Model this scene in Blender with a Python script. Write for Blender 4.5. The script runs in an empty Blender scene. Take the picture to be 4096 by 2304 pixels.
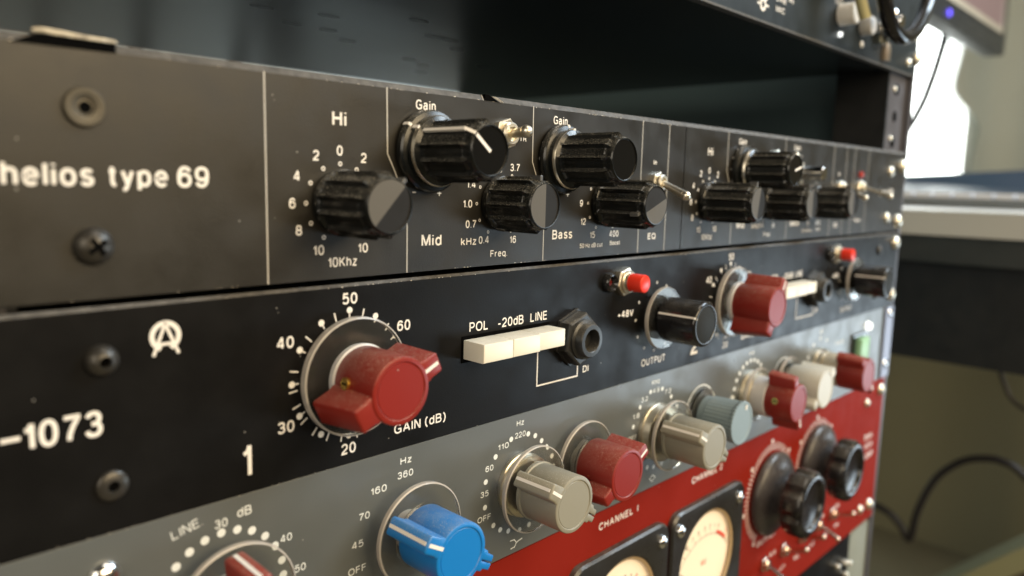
import bpy, math, random
from mathutils import Vector, Matrix
random.seed(7)
sc=bpy.context.scene; C=sc.collection
PI=math.pi
# ------------------------------------------------------------------ camera, world, light
S=0.001                      # all lengths below are millimetres; z=0 is the top edge of the upper black faceplate
ZO=1.05                      # that edge stands 1.05 m above the floor
def W(x,y,z): return Vector((x*S,y*S,z*S+ZO))
cam=bpy.data.cameras.new('camera'); camo=bpy.data.objects.new('camera',cam); C.objects.link(camo)
sc.camera=camo
R=[[0.69467857,-0.71891344,0.02418998],[-0.08283866,-0.11336082,-0.99009448],[0.71453442,0.68579355,-0.13830316]]
m=Matrix(((R[0][0],-R[1][0],-R[2][0]),(R[0][1],-R[1][1],-R[2][1]),(R[0][2],-R[1][2],-R[2][2])))
m=m.to_4x4(); m.translation=W(-5.067,-149.393,-21.112); camo.matrix_world=m
cam.sensor_width=5.65; cam.lens=5.65*3045.4/4096
cam.clip_start=0.005; cam.clip_end=60
cam.dof.use_dof=True; cam.dof.focus_distance=0.212; cam.dof.aperture_fstop=1.5
sc.view_settings.view_transform='Standard'; sc.view_settings.look='None'; sc.view_settings.exposure=0; sc.view_settings.gamma=1
sc.render.resolution_x=1024; sc.render.resolution_y=576
w=bpy.data.worlds.new('World'); sc.world=w; w.use_nodes=True
w.node_tree.nodes['Background'].inputs[0].default_value=(0.80,0.72,0.60,1); w.node_tree.nodes['Background'].inputs[1].default_value=0.08
def area(name,loc,target,sx,sy,power,col):
    l=bpy.data.lights.new(name,'AREA'); l.shape='RECTANGLE'; l.size=sx; l.size_y=sy; l.energy=power; l.color=col
    o=bpy.data.objects.new(name,l); C.objects.link(o); o.location=W(*loc)
    o.rotation_euler=(W(*target)-W(*loc)).to_track_quat('-Z','Y').to_euler(); return o
area('window_light',(980,-520,640),(330,0,-90),0.45,0.5,11.5,(0.74,0.88,1.0))
area('left_room_lamp',(-1150,-800,420),(150,0,-80),0.8,0.8,9,(1.0,0.88,0.70))
area('room_lamp',(360,-1500,600),(150,0,-40),1.3,0.75,28,(1.0,0.78,0.48))
area('low_sheen_lamp',(1690,-860,-400),(300,0,-105),1.0,0.36,7,(0.74,0.89,1.0))  # unseen lamp added for the sheen on the grey panel
area('ceiling_lamp',(500,-500,1350),(200,0,-80),0.7,0.7,6,(1.0,0.90,0.76))
area('rear_fill_lamp',(2050,2000,0),(2060,2500,-260),0.3,0.3,12,(0.80,0.92,1.0))  # added lamp; brightens the rear wall for the underside's reflection
# ------------------------------------------------------------------ materials
MATS={}
def mat(name,col,rough=0.5,metal=0.0,bump=0.0,bscale=900,dust=0.0,specks=0.0,spec=0.5,coat=0.0,var=0.0,trans=0.0,emit=0.0,alpha=1.0,ecol=None,dcol=(0.42,0.38,0.31),vscale=None):
    if name in MATS: return MATS[name]
    M=bpy.data.materials.new(name); M.use_nodes=True; nt=M.node_tree; b=nt.nodes['Principled BSDF']; L=nt.links.new
    def N(t,**k):
        n=nt.nodes.new(t)
        for a,v in k.items(): setattr(n,a,v)
        return n
    b.inputs['Roughness'].default_value=rough; b.inputs['Metallic'].default_value=metal
    b.inputs['Specular IOR Level'].default_value=spec; b.inputs['Coat Weight'].default_value=coat; b.inputs['Coat Roughness'].default_value=0.12
    b.inputs['Transmission Weight'].default_value=trans; b.inputs['Alpha'].default_value=alpha
    tc=N('ShaderNodeTexCoord'); obj=tc.outputs['Object']
    base=N('ShaderNodeRGB'); base.outputs[0].default_value=(*col,1); out=base.outputs[0]
    def mix(a,c,f):
        x=N('ShaderNodeMix',data_type='RGBA'); L(f,x.inputs[0]); L(a,x.inputs[6])
        if isinstance(c,tuple): x.inputs[7].default_value=(*c,1)
        else: L(c,x.inputs[7])
        return x.outputs[2]
    def noise(s,d=4):
        n=N('ShaderNodeTexNoise'); n.inputs['Scale'].default_value=s; n.inputs['Detail'].default_value=d; L(obj,n.inputs['Vector']); return n.outputs['Fac']
    def ramp(f,a,c):
        r=N('ShaderNodeMapRange'); L(f,r.inputs[0]); r.inputs[1].default_value=a; r.inputs[2].default_value=c; return r.outputs[0]
    def mul(a,v):
        x=N('ShaderNodeMath',operation='MULTIPLY'); L(a,x.inputs[0])
        if isinstance(v,float): x.inputs[1].default_value=v
        else: L(v,x.inputs[1])
        return x.outputs[0]
    if var>0:
        f=ramp(noise(vscale or 35,6),0.3,0.75); out=mix(out,tuple(min(1,c*(1+var)+0.01*var) for c in col),mul(f,1.0))
        rr=N('ShaderNodeMapRange'); L(noise(90,5),rr.inputs[0]); rr.inputs[1].default_value=.3; rr.inputs[2].default_value=.7
        rr.inputs[3].default_value=max(0,rough-0.07); rr.inputs[4].default_value=min(1,rough+0.09); L(rr.outputs[0],b.inputs['Roughness'])
    if dust>0:
        g=N('ShaderNodeNewGeometry'); s=N('ShaderNodeSeparateXYZ'); L(g.outputs['Normal'],s.inputs[0])
        up=ramp(s.outputs[2],0.1,0.9); film=ramp(noise(260,8),0.25,0.8)
        grain=ramp(noise(4200,2),0.60,0.70)
        f1=mul(mul(up,film),float(dust)*0.55); f2=mul(mul(up,grain),float(min(1,dust*1.6)))
        out=mix(out,dcol,f1); out=mix(out,(0.62,0.57,0.48),f2)
    if specks>0:
        v=N('ShaderNodeTexVoronoi'); v.inputs['Scale'].default_value=230; v.inputs['Randomness'].default_value=1; L(obj,v.inputs['Vector'])
        d=N('ShaderNodeMapRange'); L(v.outputs['Distance'],d.inputs[0]); d.inputs[1].default_value=0.05; d.inputs[2].default_value=0.025; 
        sv=N('ShaderNodeSeparateColor'); L(v.outputs['Color'],sv.inputs[0])
        pick=ramp(sv.outputs[0],1-0.30*specks,1-0.28*specks)
        out=mix(out,(0.5,0.48,0.44),mul(mul(d.outputs[0],pick),0.75))
    L(out,b.inputs['Base Color'])
    if bump>0:
        bp=N('ShaderNodeBump'); bp.inputs['Strength'].default_value=bump; bp.inputs['Distance'].default_value=0.0002
        L(noise(bscale,3),bp.inputs['Height']); L(bp.outputs[0],b.inputs['Normal'])
    if emit>0:
        b.inputs['Emission Color'].default_value=(*(ecol or col),1); b.inputs['Emission Strength'].default_value=emit
    MATS[name]=M; return M
panel_black=mat('satin_black_paint',(0.0150,0.0132,0.0100),0.38,bump=0.25,bscale=2600,specks=1.0,var=0.15,spec=0.50)
panel_black2=mat('smooth_black_paint',(0.0055,0.0053,0.0053),0.36,bump=0.15,bscale=2200,specks=1.8,var=0.15,spec=0.15)
edge_black=mat('worn_black_edge',(0.05,0.046,0.040),0.6,bump=0.6,bscale=1200,var=1.2,vscale=500)
edge_chip=mat('chipped_edge_metal',(0.55,0.50,0.42),0.45,metal=0.6,bump=0.7,bscale=900,var=.6)
panel_grey=mat('blue_grey_paint',(0.104,0.113,0.112),0.34,bump=0.12,bscale=2400,specks=.25,var=0.04,spec=0.65)
panel_red=mat('deep_red_paint',(0.225,0.016,0.009),0.55,bump=0.2,bscale=2400,specks=.8,var=0.12,spec=0.03)
ink=mat('white_print',(0.88,0.84,0.78),0.55)
ink_grey=mat('pale_grey_print',(0.80,0.83,0.82),0.55)
ink_pink=mat('off_white_print',(0.80,0.70,0.68),0.55)
ink_dim=mat('pale_line_print',(0.52,0.50,0.46),0.5)
knob_black=mat('glossy_black_plastic',(0.007,0.008,0.008),0.24,dust=0.7,dcol=(0.24,0.235,0.21),spec=0.45,bump=.05,bscale=600)
knob_black2=mat('smooth_black_plastic',(0.012,0.012,0.013),0.16,dust=0.12,spec=0.5)
cap_lit=mat('matt_cap_lit',(0.082,0.074,0.061),0.6,specks=1,var=.15)
cap_shade=mat('matt_cap_shade',(0.010,0.009,0.008),0.65,spec=.25,specks=1,var=.15)  # the two cap halves carry light and shade in their colour
cap_gloss=mat('glossy_cap',(0.008,0.008,0.008),0.10,spec=0.6)
red_pl=mat('oxblood_plastic',(0.225,0.019,0.013),0.36,dust=0.6,bump=.12,bscale=700,specks=1,var=.12,spec=.35,dcol=(0.34,0.20,0.15))
red_cap=mat('oxblood_cap',(0.235,0.015,0.008),0.40,spec=.3,bump=.05,bscale=600,specks=.4)
blue_pl=mat('bright_blue_plastic',(0.006,0.19,0.56),0.34,dust=0.5,bump=.08,bscale=700,specks=.6,dcol=(0.36,0.42,0.50))
grey_pl=mat('warm_grey_plastic',(0.27,0.255,0.20),0.42,dust=0.45,bump=.1,bscale=700,specks=.5,dcol=(0.42,0.38,0.30))
bgrey_pl=mat('blue_grey_plastic',(0.20,0.26,0.28),0.42,dust=0.2)
clear_pl=mat('clear_acrylic',(0.88,0.86,0.80),0.08,trans=0.985)
clear_pl.node_tree.nodes['Principled BSDF'].inputs['IOR'].default_value=1.30
clear_rim=mat('frosted_acrylic_rim',(0.50,0.46,0.41),0.3,spec=.6,alpha=0.85,bump=.3,bscale=400)
hub_white=mat('milky_white_collar',(0.62,0.60,0.58),0.35)
metal=mat('nickel_plate',(0.80,0.74,0.62),0.32,metal=1.0,var=.15,bump=.1)
chrome=mat('bright_chrome',(0.80,0.80,0.80),0.15,metal=1.0)
brass=mat('brass',(0.80,0.56,0.16),0.30,metal=1.0,var=.3)
screw_dark=mat('black_oxide_steel',(0.050,0.047,0.042),0.34,metal=0.55,var=.3,bump=.2,bscale=800)
screw_flat=mat('grey_brown_steel',(0.065,0.058,0.044),0.42,metal=0.45,var=.2,bump=.3,bscale=900)
hole=mat('dark_recess',(0.003,0.003,0.003),0.9,spec=0.02)
lip_metal=mat('rough_worn_metal',(0.10,0.09,0.07),0.5,metal=.3,bump=1.0,bscale=500,var=7,vscale=420)
jack_pl=mat('black_nylon',(0.018,0.018,0.017),0.33,dust=.5,var=.3)
white_pl=mat('ivory_plastic',(0.88,0.84,0.72),0.38,dust=0.55,dcol=(0.30,0.27,0.22))
red_btn=mat('red_button_plastic',(0.80,0.040,0.018),0.30)
led_red=mat('red_led',(0.35,0.03,0.02),0.25,emit=0.12,ecol=(1,0.10,0.06))
lens_dark=mat('dark_red_lens',(0.10,0.008,0.006),0.2)
led_blue=mat('blue_led',(0.1,0.08,0.8),0.2,emit=2.5,ecol=(0.15,0.10,1))
led_white=mat('white_led',(0.9,0.92,0.9),0.2,emit=1.6)
green_pl=mat('green_lit_plastic',(0.28,0.50,0.28),0.4,emit=0.08)
meter_face=mat('cream_meter_card',(0.85,0.72,0.53),0.55,emit=0.18,ecol=(1.0,0.78,0.52))
bake=mat('black_bakelite',(0.012,0.011,0.011),0.20,dust=0.25,spec=.5,var=.2)
bake_skirt=mat('dusty_bakelite',(0.035,0.030,0.030),0.30,dust=.35,spec=.5,var=.3)
steel_rail=mat('grey_steel_rail',(0.12,0.115,0.125),0.42,metal=0.5,var=.3)
rail_black=mat('black_rack_steel',(0.013,0.014,0.015),0.5,var=.4)
under_black=mat('black_perforated_steel',(0.020,0.026,0.028),0.27,spec=.7)
side_teal=mat('dark_teal_steel',(0.085,0.13,0.14),0.45)
slot_dark=mat('slot_shadow',(0.008,0.010,0.010),0.32,spec=.35)
upper_paint=mat('blue_black_paint',(0.009,0.013,0.014),0.45,var=.2,spec=.3)
fin_grey=mat('grey_fin',(0.10,0.10,0.10),.4)
cap_matt=mat('matt_black_cap',(0.020,0.021,0.020),0.6,spec=.15)
# ------------------------------------------------------------------ mesh builder
class MB:
    def __init__(s): s.v=[]; s.f=[]
    def add(s,vs,fs):
        o=len(s.v); s.v+=[tuple(a) for a in vs]; s.f+=[tuple(i+o for i in f) for f in fs]; return s
    def box(s,x0,x1,y0,y1,z0,z1,b=0.0):
        if b<=0:
            vs=[(x,y,z) for x in (x0,x1) for y in (y0,y1) for z in (z0,z1)]
            return s.add(vs,[(0,1,3,2),(4,6,7,5),(0,4,5,1),(2,3,7,6),(0,2,6,4),(1,5,7,3)])
        # rounded on the front (y0) edges
        return s.prism([(x0,z0),(x1,z0),(x1,z1),(x0,z1)],-y1,-y0,b)
    def prism(s,pts,h0,h1,b=0.0,cap0=True):
        n=len(pts); A=sum(pts[i][0]*pts[(i+1)%n][1]-pts[(i+1)%n][0]*pts[i][1] for i in range(n))
        if A<0: pts=pts[::-1]
        def inset(d):
            r=[]
            for i in range(n):
                p0,p1,p2=pts[i-1],pts[i],pts[(i+1)%n]
                a=Vector((p1[0]-p0[0],p1[1]-p0[1])); c=Vector((p2[0]-p1[0],p2[1]-p1[1]))
                if a.length<1e-9 or c.length<1e-9: r.append(p1); continue
                a.normalize(); c.normalize(); n1=Vector((-a.y,a.x)); n2=Vector((-c.y,c.x)); q=n1+n2
                if q.length<1e-6: r.append(p1); continue
                q.normalize(); k=d/max(0.35,q.dot(n1)); r.append((p1[0]+q.x*k,p1[1]+q.y*k))
            return r
        lay=[(h0,pts)]
        if b>0: lay+=[(h1-b,pts),(h1-b*0.3,inset(b*0.3)),(h1,inset(b))]
        else: lay+=[(h1,pts)]
        vs=[];fs=[]
        for h,pp in lay: vs+=[(x,-h,z) for x,z in pp]
        for k in range(len(lay)-1):
            for i in range(n):
                j=(i+1)%n; fs.append((k*n+i,k*n+j,(k+1)*n+j,(k+1)*n+i))
        fs.append(tuple((len(lay)-1)*n+i for i in range(n)))
        if cap0: fs.append(tuple(range(n))[::-1])
        return s.add(vs,fs)
    def lathe(s,prof,n=48,cx=0,cz=0,rf=None,close=True):
        vs=[];fs=[]
        for r,h in prof:
            for i in range(n):
                t=2*PI*i/n; rr=rf(t,r,h) if rf else r
                vs.append((cx+rr*math.cos(t),-h,cz+rr*math.sin(t)))
        for k in range(len(prof)-1):
            for i in range(n):
                j=(i+1)%n; fs.append((k*n+i,k*n+j,(k+1)*n+j,(k+1)*n+i))
        if close:
            if prof[-1][0]>1e-4: fs.append(tuple((len(prof)-1)*n+i for i in range(n)))
            if prof[0][0]>1e-4: fs.append(tuple(range(n))[::-1])
        return s.add(vs,fs)
    def tube(s,pts,r,n=10,cap=True):
        P=[Vector(p) for p in pts]; vs=[];fs=[]; up=Vector((0.13,0.21,0.97))
        for k,p in enumerate(P):
            t=(P[min(k+1,len(P)-1)]-P[max(k-1,0)]).normalized(); a=t.cross(up).normalized(); b=t.cross(a)
            rr=r[k] if isinstance(r,(list,tuple)) else r
            for i in range(n):
                q=2*PI*i/n; vs.append(p+a*rr*math.cos(q)+b*rr*math.sin(q))
        for k in range(len(P)-1):
            for i in range(n):
                j=(i+1)%n; fs.append((k*n+i,k*n+j,(k+1)*n+j,(k+1)*n+i))
        if cap: fs.append(tuple(range(n))[::-1]); fs.append(tuple((len(P)-1)*n+i for i in range(n)))
        return s.add(vs,fs)
    def ball(s,c,r,n=14):
        vs=[];fs=[]
        for a in range(1,n):
            for i in range(n):
                p=PI*a/n;t=2*PI*i/n; vs.append((c[0]+r*math.sin(p)*math.cos(t),c[1]+r*math.cos(p),c[2]+r*math.sin(p)*math.sin(t)))
        for a in range(n-2):
            for i in range(n):
                j=(i+1)%n; fs.append((a*n+i,a*n+j,(a+1)*n+j,(a+1)*n+i))
        fs.append(tuple(range(n))); fs.append(tuple((n-2)*n+i for i in range(n)))
        return s.add(vs,fs)
    def build(s,name,m,parent=None,loc=(0,0,0),smooth=35,roty=0,label=None,root=False):
        me=bpy.data.meshes.new(name); me.from_pydata([(x*S,y*S,z*S) for x,y,z in s.v],[],s.f); me.update()
        import bmesh
        bm=bmesh.new(); bm.from_mesh(me); bmesh.ops.recalc_face_normals(bm,faces=bm.faces)
        ang=math.radians(smooth)
        if smooth>0:
            for f in bm.faces: f.smooth=True
            for e in bm.edges:
                e.smooth = not (len(e.link_faces)==2 and e.calc_face_angle(0)>ang)
        bm.to_mesh(me); bm.free()
        me.materials.append(m)
        return link(name,me,parent,loc,roty,label)
def link(name,me,parent=None,loc=(0,0,0),roty=0,label=None):
    o=bpy.data.objects.new(name,me); C.objects.link(o)
    if parent: o.parent=parent; o.location=Vector(loc)*S
    else: o.location=W(*loc)
    if roty: o.rotation_euler=(0,-roty,0)          # positive = anticlockwise seen from the front
    if label: o['label']=label
    return o
def tag(o,label=None,cat=None,group=None,kind=None):
    if label: o['label']=label
    if cat: o['category']=cat
    if group: o['group']=group
    if kind: o['kind']=kind
    return o
def thing(name,label,cat,loc=(0,0,0),group=None):
    o=bpy.data.objects.new(name,None); o.empty_display_size=0.01; C.objects.link(o); o.location=W(*loc); return tag(o,label,cat,group)
def copy_tree(o,parent,loc=None,roty=None):
    c=o.copy(); C.objects.link(c); c.parent=parent
    if loc is not None: c.location=Vector(loc)*S
    if roty is not None: c.rotation_euler=(0,-roty,0)
    for ch in list(o.children): copy_tree(ch,c)
    return c
# ---- printing (flat ink, 0.05 mm thick, on the face)
# ---- single-stroke grotesque letters for the printing (cap height 1)
def _e(cx,cy,rx,ry,a0,a1,n=14,p=2.3):
    r=[]
    for i in range(n+1):
        a=math.radians(a0+(a1-a0)*i/n); c,s=math.cos(a),math.sin(a)
        r.append((cx+rx*math.copysign(abs(c)**(2/p),c),cy+ry*math.copysign(abs(s)**(2/p),s)))
    return r
def _glyphs():
    X=.72; G={}; e=_e
    G['0']=[e(.27,.5,.27,.5,90,450,28)]
    G['1']=[[(.24,1),(.24,0)],[(0,.74),(.11,.78),(.19,.87),(.23,1)]]
    G['2']=[e(.27,.71,.26,.29,170,-38,16)+[(.06,.14),(.01,0),(.54,0)]]
    G['3']=[e(.27,.755,.24,.245,165,-90,16)+[(.2,.51)],e(.27,.265,.27,.265,80,-168,18)]
    G['4']=[[(.42,0),(.42,1)],[(.42,1),(.36,1),(0,.3),(0,.26),(.56,.26)]]
    G['5']=[[(.5,1),(.09,1),(.03,.47)],[(.04,.49)]+e(.25,.33,.28,.33,118,-150,18)]
    six=[e(.27,.32,.27,.32,90,450,24),e(.29,.70,.24,.30,20,90,7)+e(.29,.44,.29,.56,90,180,10)+[(.0,.34)]]
    G['6']=six
    G['7']=[[(0,1),(.54,1),(.54,.93),(.34,.6),(.2,.25),(.17,0)]]
    G['8']=[e(.27,.755,.23,.245,-90,270,22),e(.27,.265,.27,.265,90,450,24)]
    G['9']=[[(.54-x_,1-y_) for x_,y_ in l] for l in six]
    G['A']=[[(0,0),(.33,1),(.37,1),(.7,0)],[(.13,.33),(.57,.33)]]
    G['B']=[[(.3,.53),(0,.53),(0,1),(.32,1)]+e(.32,.765,.23,.235,90,-90,10)+[(.3,.53)],[(0,.53),(0,0),(.34,0)]+e(.34,.265,.26,.265,-90,90,10)]
    G['C']=[e(.36,.5,.36,.5,42,318,26)]
    G['D']=[[(0,0),(0,1),(.28,1)]+e(.28,.5,.36,.5,90,-90,16)+[(0,0)]]
    G['E']=[[(.53,1),(0,1),(0,0),(.55,0)],[(0,.53),(.49,.53)]]
    G['F']=[[(.52,1),(0,1),(0,0)],[(0,.52),(.46,.52)]]
    G['G']=[e(.37,.5,.37,.5,42,325,26)+[(.71,.2),(.71,.46),(.4,.46)],[(.71,.2),(.71,0)]]
    G['H']=[[(0,0),(0,1)],[(.6,0),(.6,1)],[(0,.53),(.6,.53)]]
    G['I']=[[(0,0),(0,1)]]
    G['K']=[[(0,0),(0,1)],[(.58,1),(0,.37)],[(.2,.59),(.6,0)]]
    G['L']=[[(0,1),(0,0),(.5,0)]]
    G['M']=[[(0,0),(0,1),(.06,1),(.36,.08),(.40,.08),(.70,1),(.76,1),(.76,0)]]
    G['N']=[[(0,0),(0,1),(.07,1),(.55,0),(.62,0),(.62,1)]]
    G['O']=[e(.38,.5,.38,.5,90,450,32)]
    G['P']=[[(0,0),(0,1),(.32,1)]+e(.32,.73,.25,.27,90,-90,12)+[(0,.46)]]
    G['Q']=[e(.38,.5,.38,.5,90,450,32),[(.46,.2),(.76,-.04)]]
    G['R']=[[(0,0),(0,1),(.34,1)]+e(.34,.74,.24,.26,90,-90,12)+[(0,.48)],[(.38,.48)]+e(.38,.3,.18,.18,90,0,5)+[(.57,.1),(.61,0)]]
    G['S']=[e(.3,.74,.26,.26,25,180,12)+[(.08,.6),(.3,.51),(.54,.4)]+e(.3,.27,.28,.27,10,-165,14)]
    G['T']=[[(0,1),(.58,1)],[(.29,1),(.29,0)]]
    G['U']=[[(0,1),(0,.35)]+e(.3,.32,.3,.32,180,360,16)+[(.6,.35),(.6,1)]]
    G['V']=[[(0,1),(.31,0),(.35,0),(.66,1)]]
    G['X']=[[(0,0),(.6,1)],[(0,1),(.6,0)]]
    G['a']=[e(.24,.52,.21,.2,160,0,10)+[(.45,.2),(.47,.04),(.52,0)],[(.45,.43),(.25,.41)]+e(.2,.2,.2,.2,100,330,14)+[(.42,.16),(.45,.3)]]
    G['b']=[[(0,0),(0,1)],e(.25,.36,.25,.36,170,-170,24)]
    G['c']=[e(.25,.36,.25,.36,45,315,18)]
    G['d']=[[(.5,0),(.5,1)],e(.25,.36,.25,.36,10,350,24)]
    G['e']=[[(.02,.38),(.5,.38)]+e(.26,.36,.25,.36,5,318,24)]
    G['h']=[[(0,0),(0,1)],[(0,.42)]+e(.23,.48,.23,.24,170,0,10)+[(.46,0)]]
    G['i']=[[(0,0),(0,X)],[(0,.93),(0,1)]]
    G['k']=[[(0,0),(0,1)],[(.42,X),(0,.28)],[(.16,.43),(.46,0)]]
    G['l']=[[(0,0),(0,1)]]
    G['n']=[[(0,0),(0,X)],[(0,.42)]+e(.22,.48,.22,.24,170,0,10)+[(.44,0)]]
    G['o']=[e(.26,.36,.26,.36,90,450,26)]
    G['p']=[[(0,-.24),(0,X)],e(.25,.36,.25,.36,170,-170,24)]
    G['q']=[[(.5,-.24),(.5,X)],e(.25,.36,.25,.36,10,350,24)]
    G['r']=[[(0,0),(0,X)],[(0,.42),(.08,.62),(.2,.7),(.28,.7)]]
    G['s']=[e(.22,.54,.2,.18,25,180,9)+[(.06,.43),(.22,.37),(.4,.3)]+e(.22,.19,.21,.19,15,-165,11)]
    G['t']=[[(.13,.92),(.13,.15),(.18,.02),(.28,0)],[(0,.7),(.27,.7)]]
    G['u']=[[(0,X),(0,.25)]+e(.22,.24,.22,.24,180,330,8)+[(.44,.3)],[(.44,X),(.44,0)]]
    G['v']=[[(0,X),(.21,0),(.25,0),(.46,X)]]
    G['w']=[[(0,X),(.17,0),(.2,0),(.35,.66),(.5,0),(.53,0),(.7,X)]]
    G['y']=[[(0,X),(.23,.04)],[(.46,X),(.23,.02),(.17,-.16),(.1,-.23),(.02,-.23)]]
    G['z']=[[(.02,X),(.42,X),(.42,.68),(0,.04),(0,0),(.44,0)]]
    G['x']=[[(0,0),(.44,X)],[(0,X),(.44,0)]]
    G['.']=[[(0,0),(0,.05)]]; G['-']=[[(0,.38),(.33,.38)]]; G['+']=[[(0,.38),(.46,.38)],[(.23,.15),(.23,.61)]]
    G['(']=[[(.22,1.05),(.06,.8),(0,.42),(.06,.05),(.22,-.22)]]; G[')']=[[(0,1.05),(.16,.8),(.22,.42),(.16,.05),(0,-.22)]]
    return G
GL=_glyphs()
def ribbon(M,pl,wd,y):
    q=[pl[0]]
    for p_ in pl[1:]:
        if (p_[0]-q[-1][0])**2+(p_[1]-q[-1][1])**2>1e-8: q.append(p_)
    closed=len(q)>3 and (q[0][0]-q[-1][0])**2+(q[0][1]-q[-1][1])**2<1e-6
    if closed: q=q[:-1]
    n=len(q); h=wd/2; vs=[]
    for i in range(n):
        a=Vector(q[i])-Vector(q[i-1]) if (i>0 or closed) else None
        b=Vector(q[(i+1)%n])-Vector(q[i]) if (i<n-1 or closed) else None
        if a is None: a=b
        if b is None: b=a
        a=a.normalized(); b=b.normalized(); na=Vector((-a.y,a.x)); nb=Vector((-b.y,b.x)); m_=na+nb
        if m_.length<.3: m_=na.copy()
        m_.normalize(); k=h/max(.5,m_.dot(na)); c=Vector(q[i])
        if not closed and i==0: c=c-b*(h*.15)
        if not closed and i==n-1: c=c+a*(h*.15)
        vs+=[(c.x+m_.x*k,y,c.y+m_.y*k),(c.x-m_.x*k,y,c.y-m_.y*k)]
    fs=[(2*i,2*((i+1)%n),2*((i+1)%n)+1,2*i+1) for i in range(n if closed else n-1)]
    M.add(vs,fs)
def layout(s_,wt):
    x=0; L=[]
    for ch in s_:
        if ch==' ': x+=.36; continue
        g=GL[ch]; w_=max(p_[0] for l in g for p_ in l)
        L+=[[(p_[0]+x+wt/2,wt/2+p_[1]*(1-wt)) for p_ in l] for l in g]; x+=w_+wt+.13+wt*.25
    return L,x-.13-wt*.25
def text(par,s_,x0,x1,zb,h,m=None,bold=.012,y=-0.05,rot=0,name='lettering'):
    """string whose ink spans x0..x1 on baseline zb with capital height h"""
    wt=.115+bold*2.6; L,wd=layout(s_,wt); kx=(x1-x0)/max(wd,wt); M=MB(); yy=y
    if len(s_)==1 and s_ in 'I': kx=h
    for l in L:
        pts=[(x0+px_*kx,zb+pz_*h) for px_,pz_ in l]
        if rot:
            cx=(x0+x1)/2; cz=zb+h/2; c,sn=math.cos(rot),math.sin(rot); pts=[(cx+(p_[0]-cx)*c-(p_[1]-cz)*sn,cz+(p_[0]-cx)*sn+(p_[1]-cz)*c) for p_ in pts]
        ribbon(M,pts,wt*(h*.55+kx*.45),yy); yy-=.0025
    return M.build(name,m or ink,par,smooth=0)
def textc(par,s_,cx,cz,h,wch=None,m=None,**k):
    wt=.115+k.get('bold',.012)*2.6; wd=layout(s_,wt)[1]*h*.95
    return text(par,s_,cx-wd/2,cx+wd/2,cz-h/2,h,m,**k)
def strokes(par,lines,wd,m=None,name='printed_line',y=-0.05):
    M=MB()
    for pl in lines:
        for (a,b) in zip(pl,pl[1:]):
            d=Vector((b[0]-a[0],b[1]-a[1])); 
            if d.length<1e-6: continue
            d.normalize(); nx,nz=-d.y*wd/2,d.x*wd/2; ex,ez=d.x*wd/2,d.y*wd/2
            M.add([(a[0]+nx-ex,y,a[1]+nz-ez),(a[0]-nx-ex,y,a[1]-nz-ez),(b[0]-nx+ex,y,b[1]-nz+ez),(b[0]+nx+ex,y,b[1]+nz+ez)],[(0,1,2,3)])
            y-=0.002
    return M.build(name,m or ink,par,smooth=0)
def arc(cx,cz,r,a0,a1,n=24): return [(cx+r*math.cos(math.radians(a0+(a1-a0)*i/n)),cz+r*math.sin(math.radians(a0+(a1-a0)*i/n))) for i in range(n+1)]
def dots(par,pts,r,m=None,hollow=0,name='scale_dots',y=-0.05,n=20):
    M=MB()
    for (x,z) in pts:
        o=[(x+r*math.cos(2*PI*i/n),y,z+r*math.sin(2*PI*i/n)) for i in range(n)]
        if hollow: 
            q=[(x+hollow*math.cos(2*PI*i/n),y,z+hollow*math.sin(2*PI*i/n)) for i in range(n)]
            M.add(o+q,[(i,(i+1)%n,n+(i+1)%n,n+i) for i in range(n)])
        else: M.add(o,[tuple(range(n))])
    return M.build(name,m or ink,par,smooth=0)
def ring(cx,cz,r,angs): return [(cx+r*math.cos(math.radians(a)),cz+r*math.sin(math.radians(a))) for a in angs]
def plate(name,par,x0,x1,z0,z1,m,th=3.0,em=None,ch=1.2,y0=0.0,holes=()):
    """front plate with a small worn chamfer along its top edge"""
    M=MB(); y1=y0+th
    M.add([(x0,y0,z0),(x1,y0,z0),(x1,y0,z1),(x0,y0,z1),(x0,y1,z0),(x1,y1,z0),(x1,y1,z1+ch),(x0,y1,z1+ch),(x0,y0+ch*.7,z1+ch),(x1,y0+ch*.7,z1+ch)],
      [(0,1,2,3),(4,7,6,5),(0,4,5,1),(8,9,6,7),(0,3,8,7,4),(1,5,6,9,2)])
    o=M.build(name,m,par,smooth=0)
    E=MB(); E.add([(x0,y0-.01,z1),(x1,y0-.01,z1),(x1,y0+ch*.7-.02,z1+ch+.01),(x0,y0+ch*.7-.02,z1+ch+.01)],[(0,1,2,3)]).build('top_edge',em or edge_black,par,smooth=0)
    return o
def chips(par,x0,x1,z,n,seed,y=-0.04,sz=0.16):
    rr=random.Random(seed); M=MB(); cs=[rr.random() for _ in range(max(3,n//9))]
    for i in range(n):
        x=x0+(x1-x0)*(rr.random() if rr.random()<.3 else min(1,max(0,rr.choice(cs)+rr.gauss(0,.012)))); w_=sz*(0.4+2.2*rr.random()**2); hh=sz*(0.35+.7*rr.random()); zz=z-hh*.4+rr.random()*.12
        k=7; M.add([(x+w_*math.cos(2*PI*i/k)*(.7+.5*rr.random()),y,zz+hh*math.sin(2*PI*i/k)*(.6+.5*rr.random())) for i in range(k)],[tuple(range(k))])
    return M.build('chipped_paint',edge_chip,par,smooth=0)
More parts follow.
